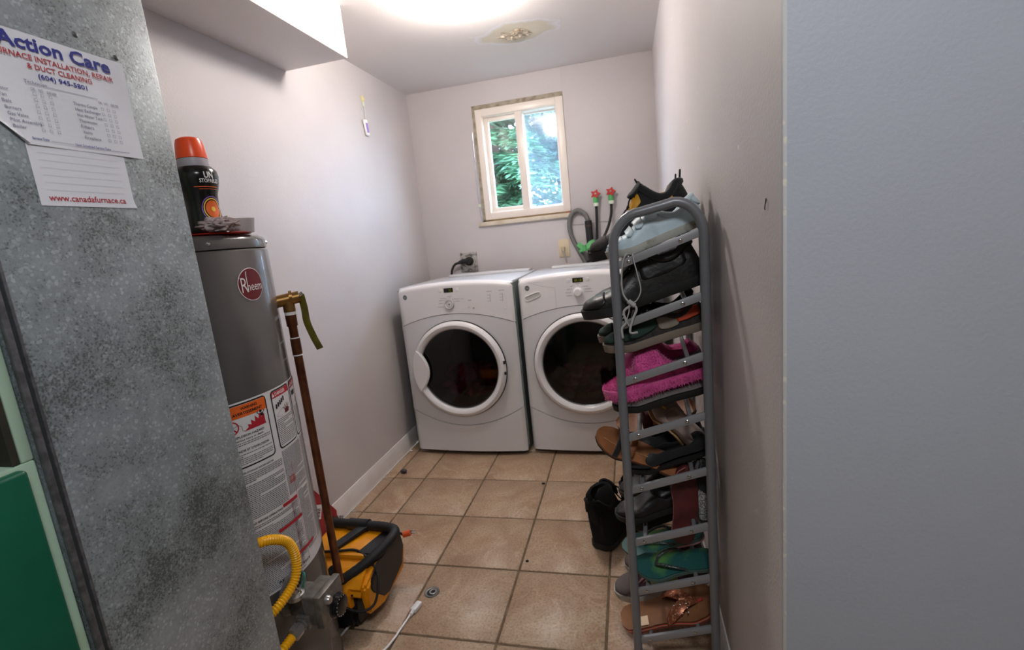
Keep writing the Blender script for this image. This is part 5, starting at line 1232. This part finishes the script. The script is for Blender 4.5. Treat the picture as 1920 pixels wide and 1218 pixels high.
tubes('lace_loop', [spline([s.pt(.5, -10, .004), s.pt(.6, -20, .04), s.pt(.72, -10, .05), s.pt(.8, 0, .01)], 6), spline([s.pt(.5, 10, .004), s.pt(.4, 20, .045), s.pt(.5, 20, .05), s.pt(.6, 10, .006)], 6)], .002, GLACE, s.r)
# 8: eighth shelf: mauve sneakers, glitter sandals
for i, (y, dx, lab) in enumerate([(.475, 0, 'mauve and grey mesh sneaker with lime panel on the bottom shelf'), (.585, .03, 'mauve and grey sneaker farther back on the bottom shelf')]):
    s = shoe('mesh_sneaker', lab, 'shoe', (.640, y, Zs(7, .640, .020)), (.372 + dx, y, Zs(7, .372 + dx, .018)), w=.095, p=[(t, z * 1.22) for t, z in LOW])
    s.upper(MAUVE); s.sole(WSOLE, .022); s.collar(MAUVE, .008); s.patch('toe_cap', GRYS, .80, .985, -84, 84, 0, .003); s.patch('side_panel', LIME, .30, .58, 54, 86, 0, .003); s.patch('heel_panel', GRYS, .02, .22, -84, 84, 0, .003); s.patch('side_stripe', PALEP, .42, .70, 34, 44, .001, .002, slant=.1); s.patch('side_stripe', PALEP, .36, .62, 46, 54, .001, .002, slant=.1); s.laces(LACE, .48, .76, 6)
s = fresh('glitter_sandal', 'brown flip-flop style sandal with copper glitter strap on the bottom shelf', 'sandal', (.385, .366, Zs(7, .385, .016)), (.650, .372, Zs(7, .650, .012)), 24, w=.098); fb = footbed(s, CORAL, .014, 'sole', .002); footbed(s, SANDB, .010, 'footbed', .0, .012, .004); footbed(s, CORK, .004, 'welt', .003, .009, 0)
for sd in (-1, 1):
    pts = spline([(s.L * .80, s.ctr(.8), .026), (s.L * .68, s.ctr(.68) + sd * .010, .046), (s.L * .56, s.ctr(.56) + sd * .030, .044), (s.L * .46, s.ctr(.46) + sd * (s.hw(.46) + .001), .018)], 7)
    tube('glitter_strap', pts, lambda i, n=len(pts): .0065 + .009 * math.sin(PI * min(1, i / n * 1.0)), GLIT, s.r, 10, flat=.25, up=(0, 0, 1))
tube('toe_post', [(s.L * .80, s.ctr(.8), .020), (s.L * .86, s.ctr(.86), .030)], .004, CORAL, s.r, 10)
for k in range(9):
    u = k / 8; lathe('rhinestone', [(0, .003), (.002, .002), (.003, 0)], CHROME, s.r, 6, Matrix.Translation((s.L * (.58 + .12 * (k % 3) / 2), s.ctr(.6) - .012 - .02 * (k // 3) / 2, .050 - .004 * (k // 3))))
tag_ = box('price_sticker', (s.L * .16, -.030, .0225), (s.L * .28, -.006, .0240), mat('cream_sticker', rgb(226, 196, 164), .5), s.r)
# black ankle boots on the floor
for i, (h_, t_, rl, lab) in enumerate([((.294, .800, .006), (.405, 1.06, .006), -2, 'tall black fabric ankle boot on the floor left of the rack'), ((.405, .935, .006), (.520, 1.16, .006), 3, 'black ankle boot with laces and pull tab, behind its mate on the floor')]):
    s = shoe('ankle_boot', lab, 'boot', h_, t_, rl, w=.125, p=[(0, .11), (.02, .215), (.08, .252), (.20, .258), (.36, .25), (.46, .22), (.56, .12), (.70, .075), (.85, .06), (.95, .05), (1, .028)], open_=(.03, .44), depth=.09); s.flare = .04
    s.upper(BFAB, nt=56); s.sole(BSOLE, .022); s.collar(BFAB, .010); s.patch('ankle_panel', BFAB, .02, .42, -60, -20, 0, .006); s.patch('ankle_panel', BFAB, .02, .42, 20, 60, 0, .006); s.laces(BLACE, .44, .72, 6, .003); s.patch('tongue', BFAB, .42, .52, -30, 30, .012, .006)
    tubes('bow_loop', [spline([s.pt(.46, -10, .006), s.pt(.50, -30, .03), s.pt(.56, -40, .02), s.pt(.5, -10, .006)], 6), spline([s.pt(.46, 10, .006), s.pt(.52, 30, .035), s.pt(.6, 40, .02), s.pt(.5, 10, .006)], 6)], .0028, BLACE, s.r)
    tube('pull_tab', spline([s.pt(.04, 10), s.pt(.04, 0) + Vector((-.006, 0, .028)), s.pt(.04, -10)], 5), .005, BFAB, s.r, 8)
tb = bpy.data.objects
